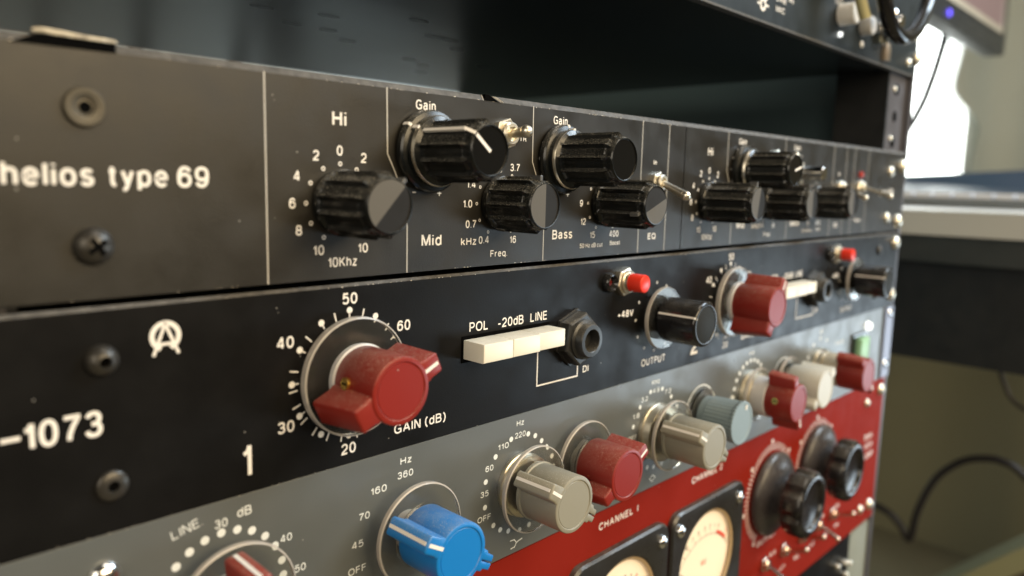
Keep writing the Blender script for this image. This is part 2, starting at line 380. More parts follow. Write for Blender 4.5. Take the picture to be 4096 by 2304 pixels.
# ---- hardware
def round_screw(par,x,z,r=3.3,kind='hex',m=None,h=2.2,rot=0.3,label=None):
    m=m or screw_dark
    if kind=='flat':
        o=MB().lathe([(r,0),(r,0.55),(r-0.25,0.9),(r*.52,0.95),(r*.45,0.85),(r*.40,0.5)],40,close=False).build('screw',m,par,(x,0,z),label=label)
        MB().lathe([(r*.40,0.5),(r*.40,0.35),(0.001,0.3)],6).build('socket',hole,o,smooth=0)
        MB().lathe([(r*.42,0.55),(r*.30,0.60),(r*.27,0.36)],24,close=False).build('socket_rim',m,o)
        return o
    prof=[(r,0),(r*1.0,.25)]+[(r*math.cos(a),0.25+(h-.25)*math.sin(a)) for a in [i*PI/2/9 for i in range(1,9)]]
    if kind=='hex':
        prof=[p for p in prof if p[0]>r*.36]+[(r*.36,h*.93),(r*.33,h*.45)]
        o=MB().lathe(prof,40,close=False).build('screw',m,par,(x,0,z),label=label)
        MB().lathe([(r*.345,h*.5),(0.001,h*.42)],6).build('socket',hole,o,smooth=0,roty=rot)
    elif kind=='phillips':
        o=MB().lathe(prof+[(0.001,h)],40,close=False).build('screw',m,par,(x,0,z),label=label)
        q=r*.12;a=r*.50
        MB().prism([(q,q),(q,a),(-q,a),(-q,q),(-a,q),(-a,-q),(-q,-q),(-q,-a),(q,-a),(q,-q),(a,-q),(a,q)],h*.80,h*1.035,0.05).build('cross_recess',hole,o,roty=rot,smooth=0)
    else:
        o=MB().lathe(prof+[(0.001,h)],40,close=False).build('screw',m,par,(x,0,z),label=label)
    return o
def helios_knob(par,x,z,h,angle,R=7.55,skirt=0,name='knob',label=None,line=True,n=12,rc=5.75):
    """fluted black knob; lower ones have a matt cap split by a ridge, upper ones a skirt and a glossy cap"""
    h0=0.6; b0=h0+(5.0 if skirt else 1.6); e=h-2.3
    def rf(t,r,hh):
        if hh<b0+.3 or hh>h-0.7: return r
        k=abs(math.sin(n*t/2)); f=min(1,(hh-b0)/1.3)**.5; f*=1 if hh<=e else max(0,(h-.7-hh)/1.6)
        return r-0.95*f*min(1.0,1.5*k**0.8)
    body=[(R,b0+.3),(R,b0+.8),(R,b0+1.3),(R,b0+2.2),(R,e-1.0),(R-.05,e-.3),(R-.3,e),(R-.9,e+.7),(rc+.55,h-.8),(rc+.35,h-.3),(rc+.1,h),(rc-.12,h+.02),(rc-.2,h-.28)]
    M=MB()
    if skirt: M.lathe([(skirt*.93,h0),(skirt,h0+.3),(skirt,h0+1.7),(skirt-.4,h0+2.2),(R+1.0,h0+2.5),(R+1.05,h0+2.8),(R+1.05,h0+4.2),(R+.8,h0+4.7),(R+.2,h0+5.0)]+body,144,rf=rf,close=False)
    else: M.lathe([(R-.3,h0-.4),(R-.1,h0),(R+.05,h0+.6),(R+.05,b0)]+body,144,rf=rf,close=False)
    o=M.build(name,knob_black,par,(x,0,z),roty=angle,label=label,smooth=32)
    if skirt:
        MB().lathe([(R+1.07,h0+3.8),(R+1.1,h0+3.95),(R+1.09,h0+4.24),(R+.82,h0+4.72)],96,close=False).build('metal_ring',metal,o)
        MB().lathe([(rc-.18,h-.3),(0.001,h-.27)],48,close=False).build('cap',cap_gloss,o)
        if line:
            L=MB(); a=.42
            if line!='skirt':
                L.box(-a,a,-(h-.2),-(h-.3),-.3,rc-.15); L.add([(-a,-(h+.06),rc-.15),(a,-(h+.06),rc-.15),(a,-(h-.28),rc+.42),(-a,-(h-.28),rc+.42)],[(0,1,2,3)])
                L.add([(-a,-(h-.28),rc+.42),(a,-(h-.28),rc+.42),(a,-(e-.1),R+.12),(-a,-(e-.1),R+.12)],[(0,1,2,3)])
                L.box(-a,a,-(e-.1),-(b0+.1),R-.5,R+.14)
            L.box(-a,a,-(h0+4.5),-(h0+2.5),R+.9,R+1.38); L.box(-a,a,-(h0+2.3),-(h0+2.0),R+1.2,skirt-.2); L.box(-a,a,-(h0+2.0),-(h0),skirt-.3,skirt+.07)
            L.build('pointer_line',ink,o,smooth=0)
    else:
        n2=24; r=rc-.05     # two half caps, lit and shaded tone painted in, meeting along the pointer direction (local z)
        for sgn,mt in ((-1,cap_lit),(1,cap_shade)):
            pts=[(sgn*r*math.sin(PI*i/n2),r*math.cos(PI*i/n2)) for i in range(n2+1)]
            vs=[(px,-(h+.05-abs(px)*(.02 if sgn<0 else .07)),pz) for px,pz in pts]+[(px,-(h-1.0),pz) for px,pz in pts]
            k=n2+1; fs=[tuple(range(k)) if sgn>0 else tuple(range(k))[::-1]]+[(i,i+1,k+i+1,k+i) for i in range(k-1)]
            MB().add(vs,fs).build('cap_half',mt,o,smooth=0)
        P=MB(); P.prism([(-.5,R-1.2),(.5,R-1.2),(.5,R+.35),(-.5,R+.35)],e-2.2,e+.7,.15); P.build('pointer_fin',fin_grey,o,smooth=0)
    return o
def wing_outline(R,rout,wtip,wroot,split=False,sgn=1):
    # outline of pointer wing along +z
    return [(-wroot/2,R*.75),(-wroot/2,R+.2),(-wtip/2,R+.8),(-wtip/2,rout-.5),(-wtip/2+.5,rout),(wtip/2-.5,rout),(wtip/2,rout-.5),(wtip/2,R+.8),(wroot/2,R+.2),(wroot/2,R*.75)]
def wing_knob(par,x,z,h,angle,mb,mc,R=7.9,hb=6.5,rout=11.8,disc=13.2,disc_h=5.0,plate_h=None,name='knob',label=None,grub=None,gout=.75,split_tail=False,wt=4.4,collar=hub_white,full_line=False,base=False,tail=0,taper=0.9,twt=None,disc_t=.8):
    def tap(M_,amt):
        M_.v=[(x_,y_,z_+math.copysign(amt*max(0,(h+y_)/(h-hb)),z_)) if abs(z_)>R+1.0 else (x_,y_,z_) for x_,y_,z_ in M_.v]
    """console knob: round body, pointer wing with white line, tail wing, clear skirt disc"""
    o=MB().lathe([(R-.2,hb),(R,hb+.3),(R,h-.5),(R-.15,h-.15),(R-.45,h),(R-1.15,h),(R-1.25,h-.12),(R-1.35,h-.3),(R-1.5,h-.32)],72,close=False).build(name,mb,par,(x,0,z),roty=angle,label=label,smooth=40)
    MB().lathe([(R-1.45,h-.33),(R-1.6,h-.18),(0.001,h-.14)],56,close=False).build('cap',mc,o)
    w_=MB(); hw=h-1.0 if not full_line else h-.2
    w_.prism(wing_outline(R,rout,wt,wt+.6),hb+.4,h-.02 if full_line else h-.15,.5); tap(w_,.25 if not full_line else .5)
    w_.build('pointer_wing',mb,o,smooth=50)
    t=MB()
    if split_tail:
        for s_ in (-1,1):
            q=[(s_*.18,-R*.75),(s_*.18,-rout+.2),(s_*1.9,-rout+.4),(s_*2.0,-R-1.6),(s_*2.7,-R-1.2),(s_*2.9,-R*.75)]
            t.prism(q,hb+.4,h-.25,.4)
    else: t.prism([(-a,-b) for a,b in wing_outline(R,rout-.2+tail,twt or wt,(twt or wt)+.6)],hb+.4,h-.35,.6)
    tap(t,taper); t.build('tail_wing',mb,o,smooth=50)
    L=MB(); a=.46; dz=.5 if full_line else .25
    yf=-(h+.05) if full_line else -(h-.09); zi=R-1.1 if full_line else R-.6
    L.add([(-a,yf,zi),(a,yf,zi),(a,yf,rout-.6),(-a,yf,rout-.6)],[(0,1,2,3)])
    L.add([(-a,yf,rout-.6),(a,yf,rout-.6),(a,-(h-.8),rout+.12),(-a,-(h-.8),rout+.12)],[(0,1,2,3)])
    L.add([(-a,-(h-.8),rout+.12),(a,-(h-.8),rout+.12),(a,-(hb+.6),rout+.10+dz),(-a,-(hb+.6),rout+.10+dz)],[(0,1,2,3)])
    L.build('pointer_line',ink,o,smooth=0)
    if disc:
        MB().lathe([(3.0,disc_h-disc_t),(disc-.1,disc_h-disc_t),(disc-.1,disc_h+.5),(3.0,disc_h+.5)],96,close=False).add([],[]).build('clear_disc',clear_pl,o)
        MB().lathe([(disc-.25,disc_h-disc_t-.05),(disc+.10,disc_h-disc_t+.1),(disc+.12,disc_h+.40),(disc-.25,disc_h+.62)],96,close=False).build('disc_rim',clear_rim,o)
        MB().lathe([(R+.25,disc_h+.5),(R+.30,disc_h+.7),(R+.25,hb-.7),(R+.38,hb-.55),(R+.38,hb-.1),(R+.1,hb+.05),(R-.3,hb+.3)],72,close=False).build('collar',collar,o)
        MB().lathe([(R*.55,0.05),(R*.55,disc_h-disc_t)],32,close=False).build('shaft_bush',metal if base else hub_white,o)
    if grub is not None:
        q=math.radians(grub)-angle; c,s_=math.cos(q),math.sin(q); yy=-(hb+5.0)
        g=MB(); g.tube([(c*(R-1.2),yy,s_*(R-1.2)),(c*(R+gout),yy,s_*(R+gout))],1.25,18)
        for k in range(3):
            a_=R+gout-.95+k*.4; g.tube([(c*a_,yy,s_*a_),(c*(a_+.14),yy,s_*(a_+.14))],1.42,18)
        a_=R+gout+.03; g.build('grub_screw',brass,o)
        g=MB().tube([(c*a_,yy-.9,s_*a_),(c*a_,yy+.9,s_*a_)],.19,6).build('screw_slot',hole,o)
    return o
def toggle(par,x,z,tipx,tipz,length=11,name='toggle_switch',r=1.25,nut=3.6,m=None,rot=.3,label=None):
    m=m or metal
    o=MB().lathe([(nut,0),(nut,1.4),(nut-.35,1.7)],6).build(name,m,par,(x,0,z),roty=rot,smooth=20,label=label)
    b=MB().lathe([(nut*.72,1.5),(nut*.72,3.0),(nut*.62,3.4),(nut*.45,3.4),(nut*.42,2.6),(.001,2.5)],28,close=False).build('bush',m,o)
    c,s=math.cos(rot),math.sin(rot); dx,dz=tipx,tipz; lx,lz=dx*c+dz*s,-dx*s+dz*c
    t=[i/8 for i in range(9)]
    MB().tube([(lx*k,-2.4-(length-2.4)*k,lz*k) for k in t],[r*.72+r*.35*k for k in t],14).ball((lx,-length,lz),r*1.18).build('lever',m,o)
    return o
def hexnut(par,x,z,R,h,m,name='nut',rot=0,label=None,b=.4):
    pts=[(R*math.cos(PI/3*i),R*math.sin(PI/3*i)) for i in range(6)]
    return MB().prism(pts,0,h,b).build(name,m,par,(x,0,z),roty=rot,smooth=20,label=label)
# ================================================================== rack frame with the empty bay
X0,X1=0,482.6
rack=thing('equipment_rack','black steel equipment rack with an empty bay between the upper unit and the black equalizer','rack',(0,0,-700))
def rb(name,m,x0,x1,y0,y1,z0,z1,b=0): return MB().box(x0,x1,y0,y1,z0+700,z1+700,b).build(name,m,rack,smooth=0)
for sx in (0,1):
    a,b=(454,487) if sx else (-5,28)
    rb('front_rail',steel_rail,a,b,3.4,5.4,-330,190)
    e=rb('rail_flange',rail_black,(a-1.5) if sx else b,a if sx else b+1.5,3.2,32,-330,190)
    rb('side_panel',side_teal,488 if sx else -8,491 if sx else -6,6,400,-330,190)
    rb('rail_edge',steel_rail,(b-4) if sx else a,b if sx else a+4,.6,3.3,-330,190)
hl=MB()
for k in range(-22,12):
    z=6.35+k*14.8
    hl.lathe([(3.1,-3.2),(3.1,-3.38)],16,467,z+700)
hl.build('rail_holes',hole,rack,smooth=0)
rail_s=[]
for z in (36,8.5):
    round_screw(rack,463,z+700,1.6,'dome',metal,1.2).location.y=.0034
# ================================================================== upper unit (only its lower front and perforated underside show)
up=thing('interface_unit','black rack unit with white labels and small pale knobs, above the empty bay','rack unit',(0,0,44.6))
def U(o): return o
MB().box(X0,X1,0,3,0,44,0).build('faceplate',upper_paint,up,smooth=0)
MB().box(X0+4,X1+1,-.3,3.2,-.1,.7).build('bottom_edge',edge_black,up,smooth=0)
# underside sheet; the vent slots are flat ovals, their shade painted dark
un=MB(); un.box(14,452,3.1,290,.2,2.0)
un.build('underside',under_black,up,smooth=0)
for (cx,cy) in [(176,133),(175,160),(193,160),(205,110),(232,133),(243,133),(305,231),(310,181),(268,196),(150,140),(214,176),(262,150),(286,206)]:
    n=16; MB().add([(5.2*math.cos(2*PI*i/n),2.6*math.sin(2*PI*i/n),0) for i in range(n)],[tuple(range(n))]).build('vent_slot',slot_dark,up,(cx,cy,.12),smooth=0)
def uz(z): return z-44.6
def small_knob(x,z,r,h,m,nm='knob'):
    o=MB().lathe([(r,0.3),(r,h-.8),(r-.4,h-.2),(r-.9,h),(0.001,h)],36,close=False).build(nm,m,up,(x,0,uz(z)))
    return o
o=small_knob(369,60.3,5.0,8,ink); o['label']='larger pale push knob'
o=small_knob(397,59.3,4.4,6,hub_white)
o=small_knob(369,51.4,1.2,2,led_white,'indicator_light'); 
o=small_knob(398.3,51.0,1.7,1,ink,'printed_dot')
dots(up,[(291.5,uz(51.5))],2.6,hollow=1.3,name='symbol')
strokes(up,[[(287,uz(51.5)),(289,uz(51.5))],[(294,uz(51.5)),(296,uz(51.5))],[(291.5,uz(54.2)),(291.5,uz(56))],[(287.8,uz(54.6)),(289.4,uz(53.4))],[(295.2,uz(54.6)),(293.6,uz(53.4))]],.8,name='symbol_rays')
text(up,'MIC',303,311,uz(50.8),2.2); text(up,'LINE',303,312,uz(55.0),2.0); text(up,'IN',314,318.5,uz(56.4),2.0)
text(up,'PHONES',392,410,uz(64.4),2.4); text(up,'OUT',362,371,uz(64.6),2.4)
text(up,'48V',467,485,uz(64.0),6.5)
round_screw(up,470,uz(51),2.4,'dome',metal,2)
round_screw(up,484,uz(55),4.0,'dome',metal,3,label='rack screw at the lower right corner')
def smoothpts(P,n=6):
    P=[Vector(p) for p in P]; out=[]
    for i in range(len(P)-1):
        p0,p1,p2,p3=P[max(i-1,0)],P[i],P[i+1],P[min(i+2,len(P)-1)]
        for k in range(n):
            t=k/n; out.append(.5*((2*p1)+(p2-p0)*t+(2*p0-5*p1+4*p2-p3)*t*t+(3*p1-p0-3*p2+p3)*t*t*t))
    out.append(P[-1]); return out
MB().lathe([(6.5,0),(6.5,2.5),(5.8,3.4),(4.4,3.6),(4.4,1)],36,close=False).build('socket',chrome,up,(421,0,uz(60)))
MB().lathe([(3.4,1),(3.4,8.6),(3.0,9.2),(.001,9.3)],28,close=False).build('plug_sleeve',chrome,up,(428,0,uz(66)))
MB().prism([(-3,-5),(3,-5),(3.6,0),(2,4),(-2,4),(-3.4,0)],0,2.6,.6).build('latch',mat('tan_metal',(0.42,0.33,0.24),.35,metal=.8),up,(431,0,uz(52)))
hp=thing('headphone_cable','thick looped black cable with yellowed leads, hanging above the empty bay','cable',(380,-20,50))
MB().tube(smoothpts([(-22,6,60),(-20,2,34),(-16,-1,14),(-8,-2,4),(4,-3,0),(18,-3,3),(32,-2,10),(46,0,20),(60,2,36),(70,4,56)]),3.4,14).build('outer_loop',knob_black2,hp)
MB().tube(smoothpts([(-24,12,60),(-23,10,34),(-20,8,16),(-17,6,6)]),2.6,12).build('yellow_lead',mat('yellowed_rubber',(0.50,0.46,0.24),.5),hp)
MB().tube(smoothpts([(2,10,60),(4,9,34),(8,8,20),(12,8,14)]),2.2,12).build('yellow_lead',mat('yellowed_rubber',(0,0,0)),hp)
MB().ball((15,6,13),3.6).build('metal_ferrule',chrome,hp)
# ================================================================== equalizer unit
eq=thing('equalizer_unit','black one-unit equalizer lettered helios type 69 with fluted black knobs, topmost of the close stack','rack unit',(0,0,-44.2))
def E_(z): return z+44.2
plate('faceplate',eq,X0,X1,0,44.2,panel_black,ch=1.5)
MB().box(12,470,3.1,240,1.0,42).build('chassis',rail_black,eq,smooth=0)
chips(eq,30,240,44.2,60,5); chips(eq,60,420,44.2,40,8,sz=.1); chips(eq,28,300,0.12,40,9,sz=.12)
# notch at the left end of the top edge with bright worn metal above it, and the torn spot
MB().add([(30,-.15,43.9),(46.6,-.15,44.1),(46.6,-.15,45.8),(34.5,-.15,45.9)],[(0,1,2,3)]).build('edge_notch',hole,eq,smooth=0)
MB().prism([(33.6,45.95),(46.9,45.75),(46.9,46.2),(46.3,46.4),(42,46.5),(38,46.75),(35,46.85),(33.6,46.6)],-.6,.2,.1).build('worn_lip',lip_metal,eq)
MB().prism([(138.3,44.25),(143.6,44.2),(142.2,44.9),(141,45.4),(139.8,45.9),(138.5,45.9)],-1.0,.12,.05).build('torn_edge',hole,eq,smooth=0)
MB().tube([(141.2,-.1,45.5),(142.6,-.3,44.9),(144.3,-.2,44.3)],.14,5).build('torn_thread',edge_chip,eq)
MB().tube([(142.0,-.1,45.5),(143.3,-.3,45.0),(145.2,-.2,44.25)],.12,5).build('torn_thread',edge_chip,eq)
MB().tube([(137.8,-.05,44.2),(137.8,.8,45.7)],.09,5).build('torn_thread',edge_chip,eq)
for x0,x1,s_ in ((27.75,41.9,'helios'),(44.2,54.9,'type'),(56.7,62.9,'69')): text(eq,s_,x0,x1,E_(-23.8),4.15,bold=.022)
text(eq,'type 69',441.8,465.5,E_(-23.6),3.6,bold=.02)
round_screw(eq,40.9,E_(-10.0),3.5,'flat',screw_flat,label='flat grey-brown socket screw')
round_screw(eq,41.2,E_(-34.4),3.45,'phillips',screw_dark,3.0,rot=.62,label='domed cross-head screw')
for z in (-10.3,-36.4): round_screw(eq,458,E_(z),3.0,'dome',metal,2)
for z in (-6.7,-38.5): round_screw(eq,476.5,E_(z),4.0,'dome',metal,3,label='outer rack screw')
A12=[90,120,150,180,210,240,60,30,0,-30,-60]
def eq_channel(dx):
    T=lambda s_,x0,x1,z,h,**k: text(eq,s_,x0+dx,x1+dx,E_(z),h,**k)
    Tc=lambda s_,x,z,h=2.3,**k: textc(eq,s_,x+dx,E_(z),h,**k)
    ln=[[(75.2,0),(75.2,-44)],[(106.4,0),(106.6,-15.2),(108.9,-19.6),(112.6,-28),(112.6,-44)],[(157.6,0),(157.7,-15.3),(159.4,-19),(163.4,-27.5),(163.4,-44)],[(212.05,0),(212.05,-44)],[(228.4,0),(228.4,-44)]]
    if not dx: ln.append([(239.2,0),(239.2,-44)])
    else: ln+=[[(239.2,0),(239.2,-44)],[(259.2,0),(259.2,-44)]]
    for l in ln: strokes(eq,[[(x+dx,E_(z)) for x,z in l]],.34,ink_dim,name='divider_line')
    T('Hi',91.4,95.1,-9.7,3.3,bold=.02)
    for s_,x,z in (('2',87.2,-16.4),('0',93.3,-15.1),('2',99.8,-16.5),('4',82.4,-21.0),('6',81.2,-26.9),('8',82.7,-32.8),('10',87.6,-37.4),('10',99.5,-37.4),('4',104.2,-21.4)): Tc(s_,x,z,bold=.02)
    T('10Khz',90,97.8,-41.5,2.3)
    dots(eq,[(x+dx,E_(z)) for x,z in ring(93.4,-26.9,8.85,A12)],.52,hollow=.26)
    dots(eq,[(x+dx,E_(z)) for x,z in ring(118.8,-14.2,9.0,[120,150,180,210,240,60,30,0,-30,-60])],.44,hollow=.22)
    dots(eq,[(x+dx,E_(z)) for x,z in ring(145,-27.2,8.9,[90,120,150,180,210,240,60,30,0,-30,-60])],.44,hollow=.22)
    dots(eq,[(x+dx,E_(z)) for x,z in ring(169.9,-14.3,9.0,[120,150,180,210,240,60,30,0,-30,-60])],.44,hollow=.22)
    dots(eq,[(x+dx,E_(z)) for x,z in ring(192.9,-27.2,8.9,[90,120,150,180,210,240,60,30,0,-30,-60])],.44,hollow=.22)
    T('Gain',115.1,121.4,-4.15,2.4,bold=.018); T('Gain',166.4,172.7,-4.15,2.4,bold=.018)
    for x in (122.9,173.9): strokes(eq,[[(x-.55+dx,E_(-24.5)),(x+.55+dx,E_(-24.5))],[(x+dx,E_(-25.05)),(x+dx,E_(-23.95))]],.3,name='plus_mark')
    for x in (114.7,165.8): strokes(eq,[[(x-.4+dx,E_(-24.3)),(x+.4+dx,E_(-24.3))]],.3,name='minus_mark')
    T('Mid',117.2,123.8,-37.85,2.9,bold=.018); T('Bass',167.4,176.7,-37.95,2.8,bold=.018)
    for s_,x,z in (('1.4',134.0,-22.0),('1.0',132.8,-27.2),('0.7',134.1,-32.6),('0.4',139.0,-37.0),('16',150.4,-37.3),('3.7',150.6,-17.2),('9',180.7,-27.2),('12',181.9,-32.9),('15',186.8,-37.2),('400',198.2,-37.2)): Tc(s_,x,z,2.1,bold=.018)
    T('kHz',130.6,136.2,-38.2,2.0); T('Freq.',141.6,148.2,-41.9,1.9)
    T('50 Hz dB cut',180.6,192.2,-41.2,1.4); T('Boost',196.2,201.7,-40.9,1.4)
    T('TR',152.1,154.9,-9.9,1.6,bold=.02); T('In',219.3,221.2,-14.2,1.7,bold=.02); T('EQ',217.9,222.7,-39.8,2.1,bold=.02)
eq_channel(0); eq_channel(164.0)
text(eq,'Power',409,418,E_(-37.8),1.9,bold=.02); text(eq,'In',383,385,E_(-14.2),1.7,bold=.02)
r90=lambda a: math.radians(a-90)
helios_knob(eq,93.4,E_(-26.9),18.8,r90(47),label='fluted knob with a cap painted half lit, half shaded, under the word Hi on the left')
helios_knob(eq,118.8,E_(-14.2),22.7,r90(141),R=7.6,skirt=10.1,label='skirted knob with a white pointer line, beside the lever switch')
helios_knob(eq,145.0,E_(-27.2),16.8,r90(90),label='fluted knob above the word Freq.')
helios_knob(eq,169.9,E_(-14.3),23.6,r90(88),R=7.6,skirt=10.1,line='skirt',label='skirted knob with a plain glossy cap')
helios_knob(eq,192.9,E_(-27.2),19.4,r90(-158),label='fluted knob above 50 Hz dB cut')
helios_knob(eq,257.4,E_(-26.9),20.8,r90(80),label='fluted knob on the second channel, lower left')
helios_knob(eq,282.8,E_(-14.2),22.5,r90(15),R=7.3,skirt=9.6,label='skirted knob on the second channel')
helios_knob(eq,309.0,E_(-27.2),19.0,r90(90),label='fluted knob on the second channel, lower middle')
helios_knob(eq,356.9,E_(-27.2),18.0,r90(90),label='fluted knob on the second channel, lower right')
sh=MB().lathe([(3.0,0.1),(3.0,12.5),(2.6,13)],28).build('bare_shaft',chrome,eq,(333.9,0,E_(-14.3)),label='bare silver knob shaft without its knob')
hexnut(eq,333.9,E_(-14.3),5.6,2.2,metal,'nut')
toggle(eq,145.9,E_(-8.3),0.6,0.6,7.8,nut=4.4,r=1.5,label='silver lever switch beside the skirted knob')
toggle(eq,221.2,E_(-20.2),0.3,-4.2,12.0,nut=3.8,r=1.45,label='silver lever switch tipped down')
toggle(eq,311.4,E_(-8.6),-.6,1.2,9.5,nut=3.8); toggle(eq,385.2,E_(-20.2),0,-4.6,13); toggle(eq,411.5,E_(-19.5),0,-4.4,16)
MB().lathe([(1.7,0),(1.7,.6),(1.2,1.5),(.001,1.9)],20,close=False).build('indicator_light',led_red,eq,(412.5,0,E_(-13.1)))
# ================================================================== preamp unit
pa=thing('preamp_unit','smooth black one-unit preamplifier marked -1073 with winged oxblood gain knobs','rack unit',(0,0,-89.3))
def P_(z): return z+89.3
plate('faceplate',pa,X0,X1,0,P_(-46.3),panel_black2,ch=.7)
chips(pa,28,470,P_(-46.3),90,21,y=-.03,sz=.13); chips(pa,28,420,0.1,40,22,sz=.09)
MB().box(12,470,3.1,240,1.0,41).build('chassis',rail_black,pa,smooth=0)
# emblem: ring with a long legged A
lg=[arc(53.3,P_(-52.55),2.55,-58,238,40)]
strokes(pa,lg,.95,name='emblem_ring')
strokes(pa,[[(53.3,P_(-50.1)),(51.0,P_(-56.0))],[(53.3,P_(-50.1)),(55.65,P_(-56.0))],[(52.0,P_(-54.1)),(54.6,P_(-54.1))]],.62,name='emblem_letter',y=-.09)
round_screw(pa,41.6,P_(-55.6),3.0,'hex',screw_dark,2.8); round_screw(pa,42.4,P_(-80.0),3.0,'hex',screw_dark,1.2,rot=.9)
strokes(pa,[[(25.4,P_(-67.4)),(27.6,P_(-67.4))]],.8,name='printed_dash')
text(pa,'1073',28.4,41.2,P_(-69.95),5.1,bold=.024)
text(pa,'-20dB',145.1,155.7,P_(-62.2),2.7); 
LG=[]
def pa_channel(dx,num,x0n):
    T=lambda s_,x0,x1,z,h,**k: text(pa,s_,x0+dx,x1+dx,P_(z),h,**k)
    for s_,x,z in (('50',95.8,-49.1),('40',79.0,-57.4),('60',111.7,-57.4),('30',78.8,-76.6),('20',95.2,-85.5)): T(s_,x-2.05,x+2.05,z-1.35,2.7,bold=.02)
    cx,cz=95.5,-67.2
    D=[(95.7,-51.9),(88.1,-54.1),(82.5,-59.6),(80.4,-67.2),(82.2,-74.8),(103.1,-54.1),(108.6,-59.5),(87.7,-80.3),(95.3,-82.3),(110.7,-67.2),(108.6,-74.8)]
    dots(pa,[(x+dx,P_(z)) for x,z in D],.78)
    st=[]
    for x,z in D[:7]+D[9:]:
        v=Vector((cx-x,cz-z)).normalized(); st.append([(x+dx+v.x*.6,P_(z)+v.y*.6),(x+dx+v.x*1.5,P_(z)+v.y*1.5)])
    strokes(pa,st,.32,name='dot_tails')
    st=[]
    for x,z in [(91.8,-53.2),(84.8,-57.4),(81.0,-64.3),(80.7,-68.9),(81.5,-72.5),(83.3,-76.2),(99.5,-53.0),(106.3,-57.1),(86,-79.2),(89.5,-81.2),(93.2,-82.3),(97.5,-82.3),(101.2,-81.3)]:
        v=Vector((cx-x,cz-z)).normalized(); st.append([(x+dx-v.x*.9,P_(z)-v.y*.9),(x+dx+v.x*.9,P_(z)+v.y*.9)])
    strokes(pa,st,.34,name='scale_ticks')
    T('GAIN (dB)',108.8,126.0,-85.2,2.5,bold=.016); T('POL',134.2,141.3,-62.1,2.7); T('LINE',158.7,166.2,-62.1,2.7)
    if dx: T('-20dB',145.1,155.7,-62.2,2.7)
    strokes(pa,[[(x+dx,P_(z)) for x,z in ((162.4,-72.0),(162.4,-82.2),(181.7,-82.3),(181.7,-77.6))]],.46,name='bracket_line')
    T('DI',184.5,187.4,-81.7,2.2,bold=.016); T('+48V',202.4,211.4,-66.0,2.4,bold=.024); T('OUTPUT',217.8,233.0,-85.2,2.6,bold=.018)
    dots(pa,[(x+dx,P_(z)) for x,z in ring(225.3,-67.8,12.3,[90,120,150,180,210,240,270,60,30,0,-30,-60])],.5,hollow=.24)
    # three push keys standing side by side
    for (a,b,h,l) in ((132.0,143.25,8.2,None),(143.65,154.7,8.0,None),(155.1,166.6,7.2,None)):
        MB().box(a+dx,b+dx,-h,-.0,P_(-69.15),P_(-63.95),.45).build('push_key',white_pl,pa,smooth=30)
    MB().box(131.4+dx,167.2+dx,-.25,0,P_(-70.3),P_(-63.0)).build('key_slot',hole,pa,smooth=0)
    # jack socket
    n=hexnut(pa,178.6+dx,P_(-69.2),8.5,4.6,jack_pl,'jack_nut',rot=.35,b=.7)
    MB().lathe([(9.2,0),(9.2,.9)],6).build('washer',jack_pl,n)
    MB().lathe([(6.3,4.5),(6.3,5.2),(5.4,5.6),(5.4,7.4),(5.0,8.0),(3.7,8.1),(3.5,7.9),(3.5,2.0),(.001,2.0)],40,close=False).build('jack_barrel',jack_pl,n)
    MB().lathe([(3.4,2.2),(3.4,2.3),(.001,2.3)],24,close=False).build('jack_hole',hole,n)
    # lamp and red push button
    l=MB().lathe([(3.3,0),(3.3,1.0),(2.9,2.2),(2.5,2.5),(1.5,1.0),(1.4,.4)],36,close=False).build('lamp_bezel',knob_black2,pa,(196.0+dx,0,P_(-53.2)))
    MB().lathe([(1.35,.2),(1.3,.7),(.8,1.2),(.001,1.3)],18,close=False).build('lamp_lens',lens_dark,l)
    n=hexnut(pa,204.3+dx,P_(-53.4),5.0,2.0,metal,'button_nut',rot=.25)
    MB().lathe([(3.9,1.9),(3.9,2.7),(3.2,2.9),(3.2,4.0)],32).build('button_collar',metal,n)
    MB().lathe([(3.05,3.6),(3.05,8.7),(2.85,9.1),(2.5,9.25),(.001,9.3)],36,close=False).build('button_cap',red_btn,n)
    text(pa,num,x0n,x0n+(2.0 if num=='1' else 5.6),P_(-85.8),7.5,bold=.01)
    # output knob
    k=MB().lathe([(7.7,5.6),(7.9,5.8),(7.9,19.6),(7.6,20.2),(7.1,20.5),(6.6,20.5),(6.4,20.35),(6.2,20.3)],64,close=False).build('knob',knob_black2,pa,(225.3+dx,0,P_(-67.8)),roty=r90(158),label='smooth black output knob on a clear disc')
    MB().lathe([(6.3,20.25),(6.0,20.4),(.001,20.45)],48,close=False).build('cap',cap_matt,k)
    L=MB(); L.box(-.34,.34,-20.2,-5.9,7.6,7.94); L.add([(-.3,-20.56,6.6),(.3,-20.56,6.6),(.34,-20.2,7.75),(-.34,-20.2,7.75)],[(0,1,2,3)]); L.build('pointer_line',ink,k,smooth=0)
    MB().lathe([(3.0,2.9),(11.0,2.9),(11.0,4.3),(3.0,4.3)],96,close=False).build('clear_disc',clear_pl,k)
    MB().lathe([(10.95,2.85),(11.1,3.0),(11.1,4.2),(10.95,4.4)],96,close=False).build('disc_rim',clear_rim,k)
    MB().lathe([(5.5,.05),(5.5,2.9)],32).build('shaft_bush',knob_black2,k)
pa_channel(0,'1',68.4); pa_channel(182.9,'2',251.0)
wing_knob(pa,95.5,P_(-67.2),20.2,r90(25),red_pl,red_cap,R=7.8,hb=5.6,rout=12.1,disc=14.0,disc_h=3.4,grub=172,tail=.1,wt=5.1,twt=6.2,taper=1.7,disc_t=1.4,label='winged oxblood knob with its white line at two o clock')
